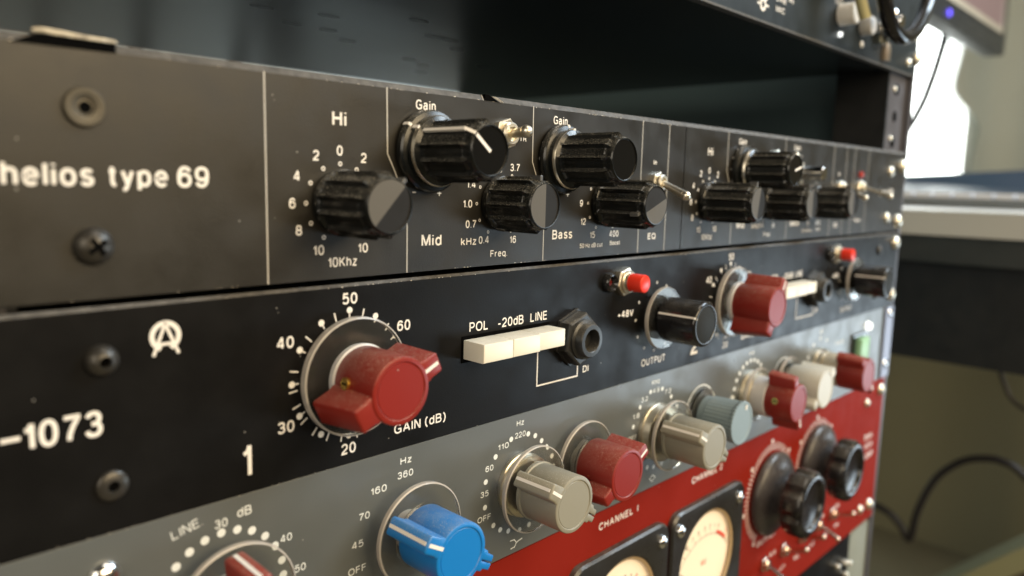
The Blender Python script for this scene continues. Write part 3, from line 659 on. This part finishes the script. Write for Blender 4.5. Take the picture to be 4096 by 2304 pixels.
wing_knob(pa,278.4,P_(-67.2),21.3,r90(61),red_pl,red_cap,R=7.9,hb=5.6,rout=12.0,disc=14.0,disc_h=3.4,tail=0,wt=5.0,twt=5.6,taper=1.2,disc_t=1.4,label='winged oxblood knob on the second channel')
for x,z in ((476.0,-51.2),(476.0,-82.0)): round_screw(pa,x,P_(z),4.0,'dome',metal,3.0)
for x,z in ((450.5,-54.5),(450,-80)): round_screw(pa,x,P_(z),2.6,'dome',screw_dark,1.8)
# ================================================================== console style grey unit
gu=thing('console_equalizer_unit','blue-grey one-unit channel with rings of white dots and blue, grey and oxblood winged knobs','rack unit',(0,0,-132.9))
def G_(z): return z+132.9
plate('faceplate',gu,X0,X1,0,G_(-89.5),panel_grey,ch=.05,em=panel_grey)
chips(gu,28,480,G_(-89.4),40,31,sz=.1)
MB().box(12,470,3.1,240,1.0,42).build('chassis',rail_black,gu,smooth=0)
def GT(s_,x0,x1,z,h,**k): return text(gu,s_,x0,x1,G_(z),h,ink_grey,**k)
def GD(pts,r=.95): return dots(gu,[(x,G_(z)) for x,z in pts],r,ink_grey)
GT('LINE.',52.8,59.3,-94.1,2.0,rot=.22,bold=.0); GT('30',61.9,64.7,-95.3,1.95); GT('dB',66.9,70.2,-94.2,2.1); GT('40',76.9,79.8,-103.5,1.85)
GT('50',80.4,83.2,-112,1.85)
GD(ring(63.5,-110.2,13.75,[165,150,136,121,106,91,76,61,45,29,12,-3,-18,-33]),.95)
for s_,a,b,z in (('Hz',110.8,114.5,-93.8),('360',109.9,115.0,-97.5),('160',101.6,106.5,-99.4),('70',98.1,101.3,-105.0),('45',96.0,99.4,-111.8),('OFF',94.9,100.2,-118.4),('3',117.5,119,-99.4)):
    if s_!='3': GT(s_,a,b,z,1.85)
for s_,a,b,z in (('Hz',154.0,157.2,-93.1),('220',153.4,158.0,-96.8),('110',146.3,150.8,-98.7),('60',141.4,144.6,-104.0),('35',139.6,142.8,-111.3),('OFF',138.6,144.0,-118.7)): GT(s_,a,b,z,1.75)
GD([(159.2,-96.5),(162.4,-97.8),(165.4,-100.1),(167.8,-102.6),(169.9,-106.0),(170.8,-109.6),(151.8,-96.5),(145.4,-100.3),(141.6,-106.9),(141.5,-114.6),(145.1,-121.2),(148.0,-123.5),(151.5,-125.0),(155.9,-125.9),(160.1,-125.5),(163.8,-124.0),(167.2,-121.4)],.82)
strokes(gu,[[(x,G_(z)) for x,z in l] for l in ([(152.6,-128.6),(154.2,-128.7),(155.2,-129.9),(156.2,-129.6),(157.6,-129.4)],[(155.2,-129.9),(154.4,-131.1),(152.8,-131.2)])],.3,ink_grey,name='curve_symbol')
for s_,a,b,z in (('KHz',225.3,230.4,-93.2),('4.8',226.2,230.4,-96.5),('7.2',234.3,238.5,-98.4),('3.2',218.9,223.1,-98.5),('1.6',214.2,218.2,-103.8),('OFF',212,217.2,-111.6)): GT(s_,a,b,z,1.75)
GD([(224.7,-95.6),(232.4,-95.8),(218.4,-100.1),(238.8,-100.0),(242.2,-104.2),(243.6,-108.5),(214.7,-106.6),(214.2,-115),(217.6,-119.8),(221.0,-122.6),(224.9,-124.4),(229.2,-125.2),(233.4,-124.7),(237.6,-122.8)],.82)
strokes(gu,[[(x,G_(z)) for x,z in l] for l in ([(226.9,-129.4),(228.7,-128.3),(230.6,-129.4),(228.7,-130.8),(226.9,-129.4)],)],.3,ink_grey,name='bell_symbol')
strokes(gu,[[(x,G_(z)) for x,z in arc(261,-110.6,11.0,20,168)]],.55,ink_grey,name='printed_arc')
for s_,a,b,z in (('KHz',300.5,305,-93.4),('SHELF',281,286,-111)): 
    if s_=='KHz': GT(s_,a,b,z,1.75)
GD(ring(302.7,-110.5,14.6,[92,78,64,50,106,120,134,148,163,178]),.95); GD([(313,-113)],.01)
strokes(gu,[[(x,G_(z)) for x,z in arc(335.6,-110.6,10.9,20,165)]],.55,ink_grey,name='printed_arc')
GD([(377.3,-96.0),(385.5,-98.0),(369.5,-98.3),(363.8,-104),(362.2,-111)],.95); GT('dB',375.5,379.4,-93.4,1.8); GT('PHASE',398,409,-102.6,2.0,bold=.02)
strokes(gu,[[(x,G_(z)) for x,z in l] for l in ([(284.5,-110.5),(287,-108.8),(287,-112.2),(284.5,-110.5)],)],.5,ink_grey,name='arrow_mark')
round_screw(gu,40.2,G_(-97.6),3.1,'dome',chrome,2.2,label='bright domed rack screw')
for x,z in ((477.0,-93.4),(476,-124.5)): round_screw(gu,x,G_(z),3.3,'dome',chrome,2.4)
MB().box(420.5,439,-1.2,0,G_(-117),G_(-100)).build('switch_frame',knob_black2,gu,smooth=0)
MB().prism([(425.5,G_(-115.5)),(438,G_(-115.5)),(438,G_(-102.4)),(425.5,G_(-102.4))],1.2,4.2,1.2).build('rocker_switch',green_pl,gu,label='green lit rocker switch')
MB().lathe([(2.6,0),(2.6,.8),(1.9,2.2),(.001,2.8)],24,close=False).build('indicator_light',led_white,gu,(443.1,0,G_(-97.5)))
MB().box(470,482.7,-1.3,-.02,.4,G_(-90)).build('ear_strip',mat('pale_steel_strip',(0.22,0.23,0.30),.4,metal=.3),gu,smooth=0)
def grey_base(k,r=9.6,h=3.2,m=None):
    MB().lathe([(r,.1),(r,1.2),(r-.5,1.5),(r-.5,2.0),(r-.1,2.3),(r-.3,h),(r-2.2,h+.6),(4,h+.7)],64,close=False).build('lower_ring',m or metal,k)
k=wing_knob(gu,63.5,G_(-110.2),20,r90(97),red_pl,red_cap,R=8,hb=8.0,rout=12.0,disc=13.2,disc_h=6.4,collar=clear_pl,label='winged oxblood knob cut off by the bottom of the picture',full_line=True); 
k=wing_knob(gu,112.5,G_(-110.6),22,r90(150),blue_pl,blue_pl,R=8.0,hb=7.5,rout=12.3,disc=13.2,disc_h=6.4,collar=clear_pl,split_tail=True,label='bright blue winged knob',full_line=True,wt=4.6)
k=wing_knob(gu,155.9,G_(-111.1),21.6,r90(146),grey_pl,grey_pl,R=8.3,hb=8.0,rout=12.2,disc=13.0,disc_h=6.2,collar=grey_pl,split_tail=True,label='warm grey winged knob standing between the blue knob and an oxblood knob',full_line=True,wt=4.6); grey_base(k)
k=wing_knob(gu,183.8,G_(-110.4),20,r90(31),red_pl,red_cap,R=8.3,hb=6.0,rout=12.2,disc=13.2,disc_h=3.4,grub=193,gout=-.1,collar=clear_pl,label='oxblood winged knob right of the nearer grey knob')
k=wing_knob(gu,228.4,G_(-110.9),25,r90(148),grey_pl,grey_pl,R=8.1,hb=9.6,rout=12.0,disc=12.8,disc_h=8.0,collar=grey_pl,split_tail=True,label='warm grey winged knob over the word CHANNEL',full_line=True,wt=4.6); grey_base(k,10.6,4.4)
# fluted blue-grey knob
def fl(t,r,h):
    return r if h>17.3 or h<5 else r-.38*abs(math.sin(17*t))
k=MB().lathe([(7.4,2.6),(7.5,3.4),(7.5,5.2),(7.9,5.6),(8.3,16.6),(8.6,17.0),(8.7,17.2),(8.7,17.9),(8.4,18.2),(7.4,18.2),(7.2,18.05),(.001,18.0)],170,rf=lambda t,r,h: (r-.35*abs(math.sin(17*t)) if 5.3<h<18.1 and r>8 else r),close=False).build('knob',bgrey_pl,gu,(261.2,0,G_(-110.9)),roty=r90(64),label='fluted blue-grey knob with a small white tick',smooth=30)
MB().box(-.5,.5,-18.3,-18.0,5.4,7.3).build('pointer_line',ink,k,smooth=0); MB().lathe([(4,1.0),(10.2,1.0),(10.2,2.0),(4,2.0)],64,close=False).build('clear_disc',clear_pl,k)
k=wing_knob(gu,302.7,G_(-110.4),22.5,r90(-73),red_pl,red_cap,R=8.2,hb=10.5,rout=12.2,disc=11.6,disc_h=4.0,grub=172,gout=.1,collar=hub_white,label='oxblood winged knob with its white line pointing down'); grey_base(k,10.2,4.0); MB().lathe([(7.2,4.2),(8.4,5.4),(8.4,8.6),(7.6,10.3)],56,close=False).build('hub',hub_white,k)
k=wing_knob(gu,335.8,G_(-110.6),20.5,r90(35),mat('pale_warm_grey_plastic',(0.52,0.51,0.45),.42,dust=.2),mat('pale_warm_grey_plastic',(0,0,0)),R=8.8,hb=5,rout=12.6,disc=11.5,disc_h=3,collar=clear_pl,label='pale grey winged knob between two oxblood knobs',wt=4.2)
k=wing_knob(gu,377.0,G_(-110.4),25,r90(-48),red_pl,red_cap,R=8.4,hb=12,rout=12.4,disc=None,label='oxblood winged knob farthest right'); grey_base(k,9.4,4.0); MB().lathe([(7.6,4.2),(8.2,5.4),(8.2,11),(7.6,12.3)],56,close=False).build('hub',mat('cream_hub',(0.50,0.45,0.35),.35),k)
# ================================================================== red compressor unit
ru=thing('compressor_unit','deep red two-unit compressor with two round cream meters and large black knobs','rack unit',(0,0,-222.8))
def R_(z): return z+222.8
plate('faceplate',ru,X0,X1-1,0,R_(-133.3),panel_red,ch=.05,em=panel_red)
MB().box(12,470,3.1,260,1.0,88).build('chassis',rail_black,ru,smooth=0)
def RT(s_,x0,x1,z,h,**k): return text(ru,s_,x0,x1,R_(z),h,ink_pink,**k)
RT('CHANNEL',196.8,217.1,-140.0,2.7,bold=.035); RT('I',219.8,220.6,-140.0,2.8,bold=.03); RT('CHANNEL',258.0,278.2,-140.2,2.8,bold=.04); RT('2',280.4,282.6,-140.1,2.6,bold=.03)
def meter(cx,lab):
    z0,z1=R_(-206.5),R_(-148.2); hw=29.3
    o_=[]
    for (qx,qz,a0) in ((cx+hw-6,z1-6,0),(cx-hw+6,z1-6,90),(cx-hw+6,z0+6,180),(cx+hw-6,z0+6,270)): o_+=[(qx+6*math.cos(math.radians(a0+i*15)),qz+6*math.sin(math.radians(a0+i*15))) for i in range(7)]
    o2=[]
    for i in range(len(o_)):
        p0,p1=o_[i],o_[(i+1)%len(o_)]; k_=max(1,int(math.hypot(p1[0]-p0[0],p1[1]-p0[1])/2.5)); o2+=[(p0[0]+(p1[0]-p0[0])*j/k_,p0[1]+(p1[1]-p0[1])*j/k_) for j in range(k_)]
    o_=o2; n=len(o_); c0=(cx,R_(-176.2)); rr=21.6
    M=MB(); lay=[(0,o_),(2.0,o_),(2.9,[(cx+(x-cx)*.975,(z0+z1)/2+(z-(z0+z1)/2)*.975) for x,z in o_])]
    vs=[(x,-h,z) for h,q in lay for x,z in q]; fs=[]
    for k_ in range(2):
        for i in range(n): j=(i+1)%n; fs.append((k_*n+i,k_*n+j,(k_+1)*n+j,(k_+1)*n+i))
    circ=[]
    for (x,z) in lay[2][1]:
        a=math.atan2(z-c0[1],x-c0[0]); circ.append(a)
    for (r_,h) in ((rr+1.6,2.9),(rr+.6,2.4),(rr,0.35)): vs+=[(c0[0]+r_*math.cos(a),-h,c0[1]+r_*math.sin(a)) for a in circ]
    for k_ in range(2,5):
        for i in range(n): j=(i+1)%n; fs.append((k_*n+i,k_*n+j,(k_+1)*n+j,(k_+1)*n+i))
    M.add(vs,fs); f=M.build('meter',mat('black_meter_frame',(0.020,0.019,0.018),.30,spec=.5,dust=.4,var=.3),ru,label=lab,smooth=30)
    MB().add([(c0[0]+(rr+.3)*math.cos(2*PI*i/64),-.5,c0[1]+(rr+.3)*math.sin(2*PI*i/64)) for i in range(64)],[tuple(range(64))]).build('dial_card',meter_face,f,smooth=0)
    MB().lathe([(rr+.2,0.5),(rr-.9,1.4),(rr-.9,1.5),(rr+.3,2.2)],72,c0[0],c0[1],close=False).build('bezel',mat('tan_bezel',(0.42,0.30,0.17),.4),f)
    px,pz=c0[0],c0[1]-14.5
    blk=mat('dark_print',(0.10,0.085,0.06),.6)
    strokes(f,[arc(px,pz,24.5,142,38)],.22,blk,name='scale_arc',y=-.6); strokes(f,[arc(px,pz,25.4,66,48)],1.5,mat('red_print',(0.75,0.09,0.04),.5),name='red_zone',y=-.62)
    tk=[]
    for a in (140,128,118,108,98,88,80,72,66,58,50,42): tk.append([(px+24.5*math.cos(math.radians(a)),pz+24.5*math.sin(math.radians(a))),(px+26.2*math.cos(math.radians(a)),pz+26.2*math.sin(math.radians(a)))])
    strokes(f,tk,.22,blk,name='scale_ticks',y=-.61)
    for s_,a in (('20',136),('10',121),('7',111),('5',101),('3',91),('2',82),('1',74),('0',66),('3',50)): textc(f,s_,px+28.0*math.cos(math.radians(a)),pz+28.0*math.sin(math.radians(a)),1.9,m=blk if a>66 else mat('red_print',(0,0,0)),y=-.6)
    textc(f,'VU',c0[0],c0[1]-1.5,2.6,m=mat('red_print',(0,0,0)),y=-.6)
    MB().tube([(px,-1.6,pz),(px-20.5,-1.6,pz+15.5)],.16,6).build('needle',hole,f)
    MB().lathe([(5.6,.5),(5.6,1.6),(4.9,2.3),(.001,2.6)],36,c0[0],c0[1]-16.0,close=False).build('pivot_cover',knob_black2,f)
    for sx in (-1,1):
        for sz in (z0+7.5,z1-7.0):
            s_=round_screw(f,cx+sx*(hw-5.2),sz,2.6,'dome',chrome,1.8,label=None); s_.location.y=-.0029
    return f
meter(209.3,'black framed cream dial on the first channel, cut off at the bottom'); meter(270.3,'black framed cream dial under CHANNEL 2')
def big_knob(cx,cz,h,rot,lab):
    prof=[(19.3,1.0),(20.0,1.3),(20.2,2.4),(19.8,3.6),(18.6,4.5),(14.5,5.8),(10.6,7.2),(9.2,8.8),(9.0,12.0),(9.4,13.0)]
    k=MB().lathe(prof,72).build('knob',bake_skirt,ru,(cx,0,R_(cz)),label=lab,roty=rot)
    def f8(t,r,hh): return r-1.5*max(0,math.cos(8*t))**1.2*(1 if hh<h-.6 else .7)
    MB().lathe([(8.0,11.0),(13.4,11.3),(15.2,12.2),(15.7,13.6),(15.7,h-2.2),(15.2,h-1.0),(13.7,h-.2)],160,rf=f8,close=False).build('grip',bake,k,smooth=30)
    MB().lathe([(13.0,h-1.4),(13.8,h-.25),(13.0,h+.1),(11.8,h+.1),(11.0,h-.3),(10.4,h-1.6),(6,h-2.6),(.001,h-2.9)],72,close=False).build('dished_face',bake,k)
    return k
def big_scale(cx,cz):
    st=[];D=[]
    for i in range(0,61):
        a=240-i*5.0
        r1=23.9 if i%10 else 25.0; r0=21.0
        st.append([(cx+r0*math.cos(math.radians(a)),R_(cz)+r0*math.sin(math.radians(a))),(cx+r1*math.cos(math.radians(a)),R_(cz)+r1*math.sin(math.radians(a)))])
        if i%10==0: D.append((cx+25.2*math.cos(math.radians(a)),R_(cz)+25.2*math.sin(math.radians(a))))
    strokes(ru,st,.62,ink_pink,name='scale_ticks'); dots(ru,D,1.15,ink_pink)
big_scale(330.3,-164.3); big_scale(382.5,-163.6)
big_knob(330.3,-164.3,21.6,.15,'large black knob nearer the meters'); big_knob(382.5,-162.2,20.5,.3,'large black knob farther right')
RT('OUTPUT',321,341,-189.2,2.6,bold=.03); RT('INPUT',374,390,-189.2,2.6,bold=.03)
for (x,dz,l) in ((329,-4.2,12),(350,4.0,12),(371,3.6,12),(391,-4.0,12),(411,3.8,12)):
    toggle(ru,x,R_(-199.8),0,dz,l,nut=3.9,r=1.3,m=mat('warm_nickel',(0.74,0.60,0.50),.22,metal=1.0))
for s_,x,z in (('ATT',352,-211.6),('REL',369,-211.8),('S C',388,-211.6),('LINK',406,-211.6),('IN',421.7,-211.3),('ON',420.1,-199.5),('HP',399,-199.5),('MIX',379.5,-199.5),('M S',339.5,-199.5)): RT(s_,x-3.2,x+3.2,z,2.2,bold=.04)
for s_,x,z in (('DUAL',463,-168.5),('VCA',464,-174.5),('COMP',466,-181)): RT(s_,x-7,x+6,z,3.4,bold=.05)
for x,z in ((453.2,-144.6),): round_screw(ru,x,R_(z),2.6,'dome',metal,2)
round_screw(ru,458,R_(-212),3.0,'dome',metal,2); round_screw(ru,472,R_(-212.5),3.6,'dome',metal,3); round_screw(ru,474,R_(-140),3.6,'dome',metal,3)
# ================================================================== unit under the red one
lu=thing('bottom_unit','black rack unit mostly hidden, directly below the red compressor','rack unit',(0,0,-312))
MB().box(X0,446,0,3,0,88.4).build('faceplate',panel_black2,lu,smooth=0)
for x,z in ((426.6,-236.7),(438,-238.5),(445,-241),(441,-247)): MB().lathe([(1.5,0),(1.5,2),(1.1,2.6),(.001,2.9)],24,close=False).build('small_knob',metal,lu,(x,0,z+312))
# ================================================================== room behind
wallm=mat('shade_toned_wall_paint',(0.27,0.26,0.17),.8,bump=.2,bscale=30,var=.1,vscale=2)  # darker colour stands in for the shade below the desk
curtm=mat('yellow_beige_curtain',(0.56,0.60,0.55),.85,var=.1,vscale=3)
floor=tag(MB().box(-3000,4200,-3200,3200,-1060,-1050).build('floor',mat('olive_carpet',(0.17,0.155,0.10),.9,var=.3,vscale=4),loc=(0,0,0),smooth=0),kind='structure')
rear=tag(MB().box(-3000,3900,2500,2560,-1050,1500).build('rear_wall',mat('grey_rear_wall',(0.42,0.45,0.44),.8),smooth=0),kind='structure')
# side wall (x = 2400) with a window opening y 395..1500, z -150..900
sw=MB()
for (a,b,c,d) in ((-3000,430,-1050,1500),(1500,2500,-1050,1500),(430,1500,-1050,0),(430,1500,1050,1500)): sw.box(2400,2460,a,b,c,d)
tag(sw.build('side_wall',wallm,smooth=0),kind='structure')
win=thing('window','tall bright window beside the rack, blown out by daylight','window',(2410,960,0))
MB().box(25,33,-540,560,0,1060).build('pane',mat('daylit_glass',(0.9,0.95,0.95),.3,emit=6.0,ecol=(0.93,0.98,0.95)),win,smooth=0)
fr=MB()
for (a,b,c,d) in ((-540,-520,0,1060),(540,560,0,1060),(-520,540,0,22),(-520,540,1038,1060)): fr.box(-12,24,a,b,c,d)
fr.build('window_frame',mat('white_frame_paint',(0.8,0.8,0.76),.5),win,smooth=0)
# curtain: pleated, in front of the wall, its edge bulging
def curtain(name,x,ya,yb,z0,z1,lab,edge=None,m=curtm,amp=5,per=130,root=(0,0,0)):
    M=MB(); nu=90; nv=70; vs=[];fs=[]
    for j in range(nv+1):
        v=j/nv; z=z0+(z1-z0)*v; e=edge(z) if edge else yb
        for i in range(nu+1):
            u=i/nu; y=ya+(e-ya)*u; vs.append((x+amp*math.sin(2*PI*(y-ya)/per)*(1-.3*v)+3*math.sin(y*.021+z*.006),y,z))
    for j in range(nv):
        for i in range(nu): a=j*(nu+1)+i; fs.append((a,a+1,a+nu+2,a+nu+1))
    M.add(vs,fs); o=M.build(name,m,None,smooth=80)
    tag(o,lab,'curtain'); return o
def sm(a,b,x): t=max(0,min(1,(x-a)/(b-a))); return t*t*(3-2*t)
curtain('curtain',2330,-250,430,-70,1200,'beige curtain drawn aside at the right of the bright window',edge=lambda z: 396+60*sm(140,262,z)+6*math.sin(z*.03))  # hem ends at sill height so the shade-toned wall shows below
veilm=mat('soft_edge_fabric',(0.62,0.65,0.60),.8,alpha=.5)  # half-clear veils added to blur the window's bright edge
se=curtain('soft_edge_veil',2345,380,430,-70,1200,'thin veil added to soften the right edge of the bright window',edge=lambda z: 396+60*sm(140,262,z)+6*math.sin(z*.03)+24,m=veilm,amp=1,per=60)
se2=curtain('soft_edge_veil',2360,380,430,-70,1200,'second, outermost thin veil added to soften the right edge of the window',edge=lambda z: 396+60*sm(140,262,z)+6*math.sin(z*.03)+44,m=veilm,amp=1,per=60)
# monitor
mon=thing('monitor','black framed monitor with a blue power light, above and behind the rack end','monitor',(1110,200,224))
MB().box(-300,508,0,30,0,330,3).build('case',mat('charcoal_case',(0.025,0.030,0.036),.35,var=.2),mon,smooth=30)
MB().box(-290,462,-1.6,-.1,36,322).build('screen',mat('dim_screen',(0.16,0.10,0.10),.3,emit=.25,ecol=(0.52,0.36,0.36)),mon,smooth=0)
MB().box(-292,470,-2.4,-1.7,31,41).build('screen_edge_reflection',mat('painted_reflection',(0.6,0.55,0.45),.3),mon,smooth=0)  # pale colour stands in for a reflection along the screen edge
MB().box(462,470,-3,0,38,326).build('side_trim',chrome,mon,smooth=0)
MB().box(480,486,-3,0,38,326).build('side_trim',chrome,mon,smooth=0)
MB().lathe([(5,0),(5,1.2),(3,2)],20).build('power_light',led_blue,mon,(154,-1,14))
MB().box(-250,-190,-30,30,-120,0).build('stand_neck',rail_black,mon,smooth=0)
MB().box(-320,-210,-60,120,-260,-120).build('stand_foot',rail_black,mon,smooth=0)
def cable(name,pts,r,lab,m=None,grp=None):
    P0=pts[0]; o=MB().tube(smoothpts([(p[0]-P0[0],p[1]-P0[1],p[2]-P0[2]) for p in pts],8),r,10).build(name,m or mat('black_cable_rubber',(0.012,0.010,0.012),.5),None,loc=P0)
    return tag(o,lab,'cable',grp)
cable('monitor_cable',[(1500,270,330),(1500,266,260),(1500,272,215),(1500,282,170),(1500,294,130),(1500,315,85),(1500,350,20),(1500,380,-30)],7.0,'thin dark cable hanging below the monitor across the bright window')
# desk and things on it
desk=thing('desk','dark desk with a pale grey top edge right of the rack','desk',(700,-90,-1050))
deskp=mat('pale_grey_desk_edge',(0.58,0.58,0.55),.45,var=.15,vscale=8); deskd=mat('dark_woodgrain',(0.030,0.034,0.034),.45,var=.6,vscale=14)
MB().box(0,1400,0,1300,993,1013.5).build('desk_top',deskp,desk,smooth=0)
MB().box(3,1397,3,1297,970,992.5).build('apron',deskd,desk,smooth=0)
MB().box(14,900,20,1290,884,969.5).build('drawer_case',mat('black_laminate',(0.010,0.011,0.012),.5,var=.3),desk,smooth=0)
for (x,y) in ((1330,40),(1330,1230),(20,1230)): MB().box(x,x+50,y,y+50,0,969).build('leg',deskd,desk,smooth=0)
kb=thing('keyboard','silver keyboard with white keys on the desk beside the rack','keyboard',(880,-62,-36.4))
MB().box(0,140,0,380,1.5,9,0).build('base',mat('silver_aluminium',(0.17,0.18,0.18),.4,metal=.3),kb,smooth=0)
keym=mat('white_keys',(0.75,0.76,0.80),.4)
me=MB().box(0,16,0,15.6,0,5.5).build('key',keym,kb,(4,8,9.5),smooth=0)
for i in range(5):
    for j in range(19):
        if i==j==0: continue
        c=me.copy(); C.objects.link(c); c.parent=kb; c.location=Vector((4+i*19,8+j*18.6,9.5+(0)))*S
lap=thing('laptop','open silver laptop with a slanted dark screen lid behind the keyboard','laptop',(1060,-60,-36))
MB().box(0,240,0,440,2,14).build('base',mat('silver_aluminium',(0,0,0)),lap,smooth=0)
MB().add([(238,0,14),(238,440,14),(300,440,34),(300,0,60),(246,0,14),(246,440,14),(308,440,34),(308,0,60)],[(0,1,2,3),(4,7,6,5),(0,4,5,1),(2,6,7,3),(3,7,4,0),(1,5,6,2)]).build('lid',mat('dark_blue_lid',(0.05,0.08,0.12),.3),lap,smooth=0)
# cables below the desk
cable('audio_cable',[(900,260,-372),(900,200,-366),(900,150,-376),(900,131,-382),(900,112,-387),(900,98,-397),(900,88,-411),(899,84,-404),(898,82,-385),(898,79,-370),(899,72,-347),(900,62,-327),(900,44,-308),(900,26,-299),(900,7,-297),(900,-13,-306),(900,-60,-350),(900,-120,-420)],4.0,'thick dark cable arching twice below the desk')
cable('power_lead',[(900,30,-170),(900,14,-212),(900,6,-228),(900,-6,-237),(900,-30,-243),(900,-90,-240)],2.2,'thin black lead dropping from under the desk at the right edge')
cable('side_cable',[(700,90,-200),(560,60,-222),(520,24,-238),(512,14,-262),(516,8,-320),(520,10,-500)],1.6,'dark cable running down beside the bottom unit')
cov=MB().prism([(0,0),(39,0),(39,225),(0,225)],-20,-2,1).build('rack_cover_panel',mat('grey_green_panel',(0.20,0.21,0.17),.6,var=.2),None,loc=(446.5,0,-452)); tag(cov,'grey-green upright panel beside the bottom unit','panel')
bag=thing('equipment_bag','dark fabric bag with a pale olive top trim, slumped low at the bottom right','bag',(1200,0,-1098))
prof=[(-600,0),(-600,690),(-300,720),(-100,688),(25,585),(160,452),(230,380),(260,0)]
def yz(name,pr,x0,x1,m):
    n=len(pr); vs=[(x0,y,z) for y,z in pr]+[(x1,y,z) for y,z in pr]
    return MB().add(vs,[tuple(range(n)),tuple(range(n,2*n))]+[(i,(i+1)%n,n+(i+1)%n,n+i) for i in range(n)]).build(name,m,bag,smooth=30)
yz('body',prof,-8,50,mat('dark_purple_brown_fabric',(0.050,0.034,0.032),.85,var=.5,vscale=12))
yz('top_trim',[(-300,700),(-100,668),(25,560),(160,425),(240,340),(246,362),(166,456),(29,594),(-98,700),(-300,731)],-12,70,mat('olive_trim',(0.30,0.29,0.16),.6))
# cables hanging behind the rack
for i,(x,y,r_) in enumerate(((300,640,7),(430,700,9),(230,700,5))):
    cable('hanging_cable',[(x,y,500),(x+8,y+6,250),(x-14,y+4,60),(x+20,y,-160),(x+60,y-10,-400)],r_,'black cable hanging behind the open back of the rack, %s'%('medium thick, in the middle','thickest, farthest right','thinnest, farthest left')[i],grp='cables hanging behind the rack')
